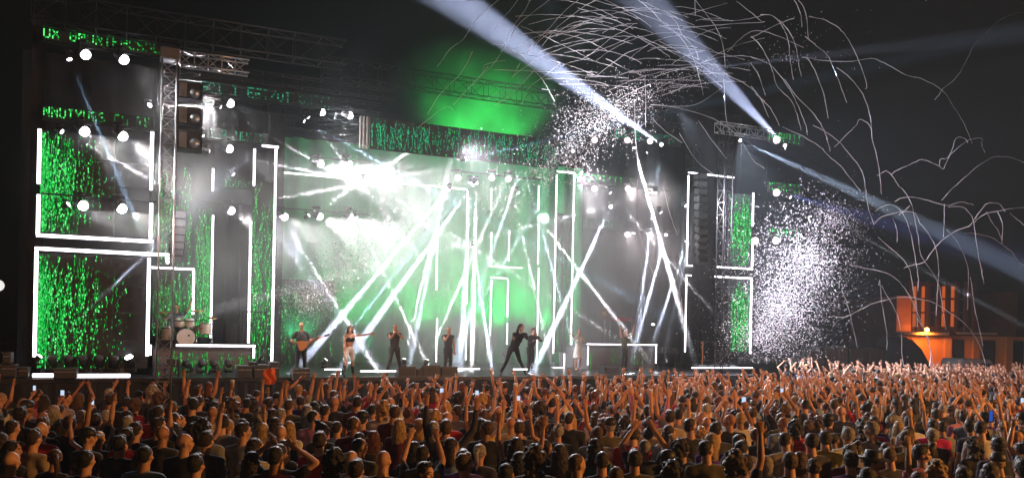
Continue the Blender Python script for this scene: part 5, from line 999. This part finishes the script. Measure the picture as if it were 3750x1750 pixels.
for yy, xx in near:
    up = rc.random(); raised = (.10 + max(0, (yy - 11) / 14)) * min(1, max(.55, (xx + 11) / 7))
    fem = rc.random() < .42
    if up < raised: T = rc.choice(['f_both', 'f_clap', 'f_oneup', 'f_phone'] if fem else ['m_both', 'm_oneup', 'm_oneupl', 'm_clap', 'm_phone', 'm_longup'])
    elif xx > 2.2 and rc.random() < .45: T = 'f_right' if fem else 'm_right'
    else: T = rc.choice(['f_down', 'f_down', 'f_left', 'f_right'] if fem else ['m_down', 'm_down', 'm_down', 'm_right', 'm_left', 'm_long'])
    hair = rc.choice(['long', 'longwavy', 'ponytail', 'bun', 'long', 'curly'] if fem else ['short', 'short', 'short', 'crop', 'crop', 'crop', 'curly', None]); hc_ = rc.choice(hcs)
    s_ = rc.uniform(.91, .99) if fem else rc.uniform(.96, 1.06); px, py = project((xx, yy, 1.64 * s_))
    hat_ = 'cap' if not fem and rc.random() < .07 else None
    look = math.atan2(30 - yy, 2 - xx) - math.pi / 2
    CROWD.append((yy, px, py, xx, T, hair, hc_, rc.choice(shs), rc.choice((1, 2, 2, 3, 4) if rc.random() < .5 else (1, 2)), s_, hat_, look * .6 + rc.uniform(-.2, .2), False, rc.choice(('denim', 'sh_black', 'sh_charcoal'))))
seen = {}
recs = []
for (yy, px, py, xx, T, hair, hc_, sh_, sk, s_, hat_, look, face, pants) in sorted(CROWD, key=lambda e: e[:3]):
    ht = HT[hair].format(hc_) if hair else 'shaved head'
    if hat_: ht = 'black ' + hat_
    top_ = 'top' if T[0] == 'f' and TPL[T]['sleeve'] == 'none' else 'shirt'
    base = f'person, {ht}, {sh_} {top_}, {ARMTXT[T]}, {region(px)}'
    row = 'front row of photo' if py > 1640 else ''
    recs.append([base, yy, px, (xx, yy, T, hair, hc_, sh_, sk, s_, hat_, look, face, pants)])
cnt = {}
for r_ in recs: cnt.setdefault(r_[0], []).append(r_)
for b_, l in cnt.items():
    if len(l) > 1:
        l.sort(key=lambda e: e[1])
        for i, r_ in enumerate(l): r_[0] = b_ + (', nearer one' if i == 0 else ', farther one' if i == 1 else f', {ordinal(i)} nearest')
for (lb, _, _, (xx, yy, T, hair, hc_, sh_, sk, s_, hat_, look, face, pants)) in recs:
    make_person(TPL[T], (xx, yy, 0), look, s_, hair, hc_, sh_, sk, pants, hat_, face or (yy < 13 and T in ('m_right', 'm_left', 'f_right', 'f_left', 'm_lookback', 'm_cross')), lb, 'audience standing in the crowd')
# the rest of the crowd as one mass of low figures
def low_person(g, x, y, rnd):
    s = rnd.uniform(.92, 1.06); fem = rnd.random() < .42; rz = math.atan2(30 - y, 2 - x) - math.pi / 2 if y < 28 else .4; rz = rz * .7 + rnd.uniform(-.35, .35)
    mx = Matrix.Translation((x, y, 0)) @ Matrix.Rotation(rz, 4, 'Z') @ Matrix.Scale(s, 4); sk = rnd.choice((0, 0, 1, 1, 2)); hm_ = 4 + rnd.choice((0, 0, 1, 1, 2, 3, 5)); sm = 10 + rnd.randrange(10)
    def tb(pts, rad, n, mi): g.tube([mx @ V(*p) for p in pts], [r_ * s for r_ in rad], n, mi)
    sh = .17 if fem else .195; zs = 1.40
    prof = [(.10, .85), (.15, .95), (.13, 1.12), (.165, 1.28), (.15, 1.40), (.06, 1.46)]
    vs = [(r_ * math.cos(2 * math.pi * j / 8) * (1.15 if z > 1.2 else 1), r_ * math.sin(2 * math.pi * j / 8) * .65, z) for r_, z in prof for j in range(8)]
    g.add(vs, [(i * 8 + j, i * 8 + (j + 1) % 8, i * 8 + 8 + (j + 1) % 8, i * 8 + 8 + j) for i in range(5) for j in range(8)], sm, mx)
    tb([(0, 0, .02), (0, 0, .9)], [.13, .15], 6, 10)
    tb([(0, -.01, 1.42), (0, .0, 1.56)], [.055, .05], 6, sk); g.ball((0, .012, 1.625), (.072, .09, .105), 8, 6, mx, sk); g.ball((0, -.012, 1.66), (.083, .095, .09), 9, 6, mx, hm_)
    if fem: g.ball((0, -.07, 1.52), (.085, .045, .16), 8, 5, mx, hm_)
    far_ = min(1, max(0, (y - 15) / 6)); pr = (.32 + .6 * far_) * min(1, max(.45, (x + 12) / 9))
    both = rnd.random() < .55; hi = rnd.random() < pr
    for k in (-1, 1):
        if hi and (both or k == 1):
            if rnd.random() < .3: e = (k * (sh + .10), .14, zs + .20); w_ = (k * rnd.uniform(.02, .12), .2, zs + .42)
            else: a = rnd.uniform(.02, .16); e = (k * (sh + a), .06, zs + .25); w_ = (k * (sh + a * rnd.uniform(0, 1.8)), rnd.uniform(.05, .2), zs + .25 + rnd.uniform(.19, .26))
            el = V(*e); wv = V(*w_); d = (wv - el).normalized()
            tb([(k * sh, 0, zs - .02), tuple(V(k * sh, 0, zs).lerp(el, .5))], [.062, .056], 6, sm)
            tb([tuple(V(k * sh, 0, zs).lerp(el, .4)), e, tuple(el.lerp(wv, .4)), w_], [.046, .038, .038, .024], 6, sk)
            h = wv + d * .05; tb([w_, tuple(h), tuple(h + d * .04)], [.024, .04, .036], 5, sk)
            for q in range(4):
                fx = (-.03 + .02 * q); b0 = h + V(fx, 0, 0) + d * .03; tb([tuple(b0), tuple(b0 + (d + V(fx * 5, .1, 0)).normalized() * rnd.uniform(.06, .08))], [.011, .008], 3, sk)
            tb([tuple(h + V(-k * .03, 0, 0)), tuple(h + V(-k * .065, 0, .03))], [.012, .009], 3, sk)
        else:
            tb([(k * sh, 0, zs - .02), (k * (sh + .05), .02, 1.14)], [.06, .048], 5, sm); tb([(k * (sh + .05), .02, 1.16), (k * (sh + .04), .12, .92)], [.04, .028], 5, sk)
g = G(); rl = random.Random(17)
for yy, xx in far: low_person(g, xx, yy, rl)
cm = [M['skin1'], M['skin2'], M['skin3'], M['skin4']] + [M['hair_' + k] for k in ('black', 'dark brown', 'brown', 'blonde', 'grey', 'auburn')] + [M['sh_' + k] for k in ('black', 'black', 'charcoal', 'white', 'grey', 'navy', 'red', 'beige', 'light blue', 'black')]
o = link('crowd', g.mesh('crowd', cm, True)); tag(o, kind='stuff', label='far part of the audience with raised hands before the stage')
print('crowd', len(CROWD), len(far), 'tris~', len(g.f) * 2)
# ------------------------------------------------------------------ performers
def perf(px, py_feet, v, T, rz, sc_, hair, hc_, sh_, sk, pants, label, base=None, hat=None):
    u = U(px, v); z = DECK if base is None else base
    return make_person(T, W(u, v, z), TH + math.pi + rz, sc_, hair, hc_, sh_, sk, pants, hat, True, label), W(u, v, z)
M['white_cotton'] = mat('white_cotton', (.72, .70, .66), .8, bump=.4); M['floral'] = mat('floral_black_cotton', (.05, .05, .05), .8, var=.9, scale=25)
tp = person_parts(arms=('fret', 'strum'), nod=10, vox=.012, stride=.15); gt, gl = perf(1102, 1370, 1.1, tp, .15, 1.05, 'crop', 'blonde', 'floral', 1, 'sh_black', 'bald guitarist in black patterned shirt playing a brown guitar')
mxg = gt.matrix_basis.copy()
t = thing('electric_guitar', mxg @ Matrix.Translation((.02, .22, 1.0)) @ Matrix.Rotation(R(22), 4, 'Y') @ Matrix.Rotation(math.pi, 4, 'Z') @ Matrix.Translation((0, 0, 0)), 'brown electric guitar held by the bald guitarist', 'guitar')
g = G(); out_ = [(.20 * math.cos(a) * (1 - .25 * math.cos(2 * a)) * (1.05 if math.cos(a) < 0 else .9), .15 * math.sin(a) * (1 + .18 * math.cos(3 * a))) for a in [2 * math.pi * k / 24 for k in range(24)]]
g.add([(x, -.022, z) for x, z in out_] + [(x, .022, z) for x, z in out_], [tuple(range(24)), tuple(range(47, 23, -1))] + [(i, 24 + i, 24 + (i + 1) % 24, (i + 1) % 24) for i in range(24)]); part('guitar_body', g, M['wood'], t)
g = G(); g.box((.12, .012, -.026), (.78, .034, .026), bev=.004); part('neck', g, M['wood'], t)
g = G(); g.add([(.78, .010, -.03), (.96, .010, -.05), (.98, .010, .02), (.80, .010, .045), (.78, .03, -.03), (.96, .03, -.05), (.98, .03, .02), (.80, .03, .045)], [(3, 2, 1, 0), (4, 5, 6, 7), (0, 1, 5, 4), (1, 2, 6, 5), (2, 3, 7, 6), (3, 0, 4, 7)]); part('headstock', g, M['black'], t)
g = G()
for k in (-.06, .03): g.box((k, .023, -.035), (k + .03, .03, .035))
part('pickup', g, M['chrome'], t)
tp = person_parts(arms=('point', 'down'), female=True, top='crop', shorts=True, boots=True, sleeve='none', vox=.012, stride=.5, lean=(-.03, .02), tilt=8, nod=10); perf(1277, 1375, .6, tp, .25, 1.02, 'longwavy', 'brown', 'black', 1, 'white_cotton', 'woman dancer in black crop top and white shorts, one arm out')
tp = person_parts(arms=('mic', 'mic'), vox=.012, stride=.5, sleeve='none'); _, l1 = perf(1444, 1362, 1.3, tp, 0, 1.06, 'crop', 'brown', 'charcoal', 1, 'sh_charcoal', 'singer in dark sleeveless top holding microphone to mouth, legs apart'); MIC = [(_, tp, 0)]
tp = person_parts(arms=('down', 'mic'), vox=.012, sleeve='none', yaw=20); a_, _2 = perf(1640, 1345, 2.2, tp, .1, 1.02, 'crop', 'blonde', 'charcoal', 1, 'sh_charcoal', 'blond singer in dark vest standing behind the monitors'); MIC.append((a_, tp, 1))
tp = person_parts(arms=('mic', 'bent'), sleeve='long', vox=.012, stride=.75, lean=(-.2, .12), yaw=-35, nod=14); a_, _2 = perf(1880, 1365, .8, tp, -.35, 1.12, 'longwavy', 'black', 'black', 1, 'sh_black', 'singer in black jacket leaning forward in a wide stance'); MIC.append((a_, tp, 0))
tp = person_parts(arms=('mic', 'bent'), sleeve='long', vox=.012, stride=.3, lean=(-.08, .05)); a_, _2 = perf(1942, 1345, 2.6, tp, .3, 1.04, 'short', 'black', 'black', 2, 'sh_black', 'performer in dark long coat directly behind the leaning singer'); MIC.append((a_, tp, 0))
tp = person_parts(arms=('mic', 'wave'), female=True, sleeve='none', skirt=True, vox=.012); a_, _2 = perf(2117, 1325, 4.2, tp, 0, 1.02, 'bun', 'brown', 'white', 1, 'white_cotton', 'woman in a white dress with one arm raised'); MIC.append((a_, tp, 0))
tp = person_parts(arms=('wave', 'drumup'), sleeve='none', vox=.014, lean=(.04, .1)); perf(2285, 1300, 4.0, tp, .2, 1.05, 'curly', 'auburn', 'olive', 2, 'sh_charcoal', 'red haired performer in green shirt before the right riser')
tp = person_parts(arms=('drumup', 'drumlow'), sleeve='short', vox=.012, sit=True, lean=(0, .08), nod=12); dr, _2 = perf(642, 1240, 3.1, tp, 0, 1.06, 'short', 'dark brown', 'black', 2, 'sh_black', 'drummer in black shirt with one arm raised behind the white kit', base=RZ)
# microphones in the singers' hands, sticks in the drummer's
for k, (po, tp_, side) in enumerate(MIC):
    e = tp_['ends'][side]; m_ = po.matrix_basis @ Matrix.Translation(e) @ Matrix.Rotation(R(-60 + 20 * side), 4, 'X')
    t = thing('microphone', m_, f'black microphone in the hand of the {["singer with legs apart", "blond singer behind the monitors", "leaning singer", "performer behind the leaning singer", "woman in the white dress"][k]}', 'microphone')
    g = G(); g.lathe([(.012, -.12), (.017, .04)], 10); part('grip', g, M['black'], t); g = G(); g.ball((0, 0, .055), .026, 10, 8); part('mic_head', g, M['chrome'], t, smooth=True)
for k in (0, 1):
    e = tp['ends'][k]; g = G(); d_ = V(0, .5, .75) if k == 0 else V(0, .9, -.25); g.tube([(0, 0, 0), tuple(d_.normalized() * .38)], [.009, .005], 6); o = link('drumstick', g.mesh('drumstick', M['drum'])); o.matrix_world = dr.matrix_basis @ Matrix.Translation(e); tag(o, ['drumstick raised in the air by the drummer', 'drumstick lowered over the white kit'][k], 'drumstick')
# things held up in the crowd
def held(px, py, dist, label, kind):
    p = D(px, py, dist)
    if kind == 'cup':
        t = thing('drink_cup', Matrix.Translation(p), label, 'cup'); g = G(); g.lathe([(.030, 0), (.04, .12), (.037, .12), (.028, .005)], 14); part('cup_wall', g, M['white'], t); g = G(); g.lathe([(.042, .119), (.042, .125)], 14); part('rim', g, M['white'], t)
    if kind == 'phone':
        t = thing('phone', Matrix.Translation(p) @ Matrix.Rotation(random.uniform(-.3, .3), 4, 'Z'), label, 'phone'); g = G(); g.box((-.04, 0, -.075), (.04, .009, .075), bev=.003); part('phone_body', g, M['black'], t); g = G(); g.box((-.036, -.002, -.07), (.036, -.0005, .07)); part('screen', g, PH, t)
    if kind == 'flag':
        t = thing('orange_cloth', Matrix.Translation(p), label, 'cloth'); g = G(); vs = []
        for i in range(7):
            for j in range(9): vs.append((.24 * (i / 6 - .5) * (.35 + .9 * math.sin(.4 + 2.4 * j / 8)) + .03 * math.sin(j * .9), .05 * math.sin(i * 1.7 + j * .6), .36 * (j / 8 - .5)))
        g.add(vs, [(i * 9 + j, (i + 1) * 9 + j, (i + 1) * 9 + j + 1, i * 9 + j + 1) for i in range(6) for j in range(8)]); part('cloth', g, M['orange'], t, smooth=True)
PH = emis('phone_screen', (.6, .75, 1), 1.0); PHB = emis('phone_blue', (.04, .16, .8), .5)
held(988, 1378, 18.5, 'bright orange cloth held up below the tall black case', 'flag')
def in_hand(kind, keys, n, ymin, what):
    c = 0; seen_ = {}
    for (lb, _, px_, (xx, yy, T, *_r)) in recs:
        if T in keys and yy > ymin and c < n:
            look = _r[6]; s_ = _r[4]; e = TPL[T]['ends'][keys[T]]; p = (Matrix.Translation((xx, yy, 0)) @ Matrix.Rotation(look, 4, 'Z') @ Matrix.Scale(s_, 4)) @ e
            l0 = f'{what} {region(px_)}'; seen_[l0] = seen_.get(l0, 0) + 1; q_ = seen_[l0]
            if q_ > 1: l0 += f', {ordinal(q_ - 1)} nearest'
            if kind == 'phone':
                t = thing('phone', Matrix.Translation(p + V(0, .015, .06)) @ Matrix.Rotation(look, 4, 'Z'), l0, 'phone'); g = G(); g.box((-.038, 0, -.075), (.038, .009, .075), bev=.003); part('phone_body', g, M['black'], t); g = G(); g.box((-.034, -.002, -.07), (.034, -.0005, .07)); part('screen', g, PH, t)
            else:
                t = thing('drink_cup', Matrix.Translation(p + V(0, .05, -.02)), l0, 'cup'); g = G(); g.lathe([(.028, 0), (.038, .12), (.036, .12), (.027, .005)], 14); part('cup_wall', g, M['white'], t); g = G(); g.lathe([(.039, .119), (.039, .124)], 14); part('rim', g, M['white'], t)
            c += 1
in_hand('phone', {'f_phone': 0, 'm_phone': 1}, 9, 11, 'lit phone held up'); in_hand('cup', {'m_oneup': 1}, 4, 12.5, 'pale cup lifted')
for px, py, d_, l in () and ((838, 1445, 15, 'pale cup held up below the drum riser'), (2385, 1468, 15, 'white cup lifted below the right riser'), (2462, 1386, 21, 'white cup raised in front of the right riser'), (1700, 1480, 14, 'pale cup among the hands at centre')): held(px, py, d_, l, 'cup')
p = D(3630, 1522, 12.2); t = thing('phone', Matrix.Translation(p), 'tall blue lit phone near the right edge of the crowd', 'phone'); g = G(); g.box((-.036, 0, -.085), (.036, .009, .085), bev=.003); part('phone_body', g, M['black'], t); g = G(); g.box((-.030, -.002, -.08), (.022, -.0005, .08)); part('screen', g, PHB, t)
# crowd barrier in front of the stage
t = thing('crowd_barrier', at(0, -6.4, 0), 'black steel barrier between the crowd and the stage', 'barrier')
nb = 24
for i in range(nb):
    x0 = UL + (UR - UL + 3) * i / nb; x1 = UL + (UR - UL + 3) * (i + 1) / nb; g = G(); g.box((x0 + .02, 0, .05), (x1 - .02, .03, 1.05)); part('panel', g, M['steel'], t)
g = G(); g.tube([(UL, 0, 1.1), (UR + 3, 0, 1.1)], .025, 6); part('top_rail', g, M['alu'], t)
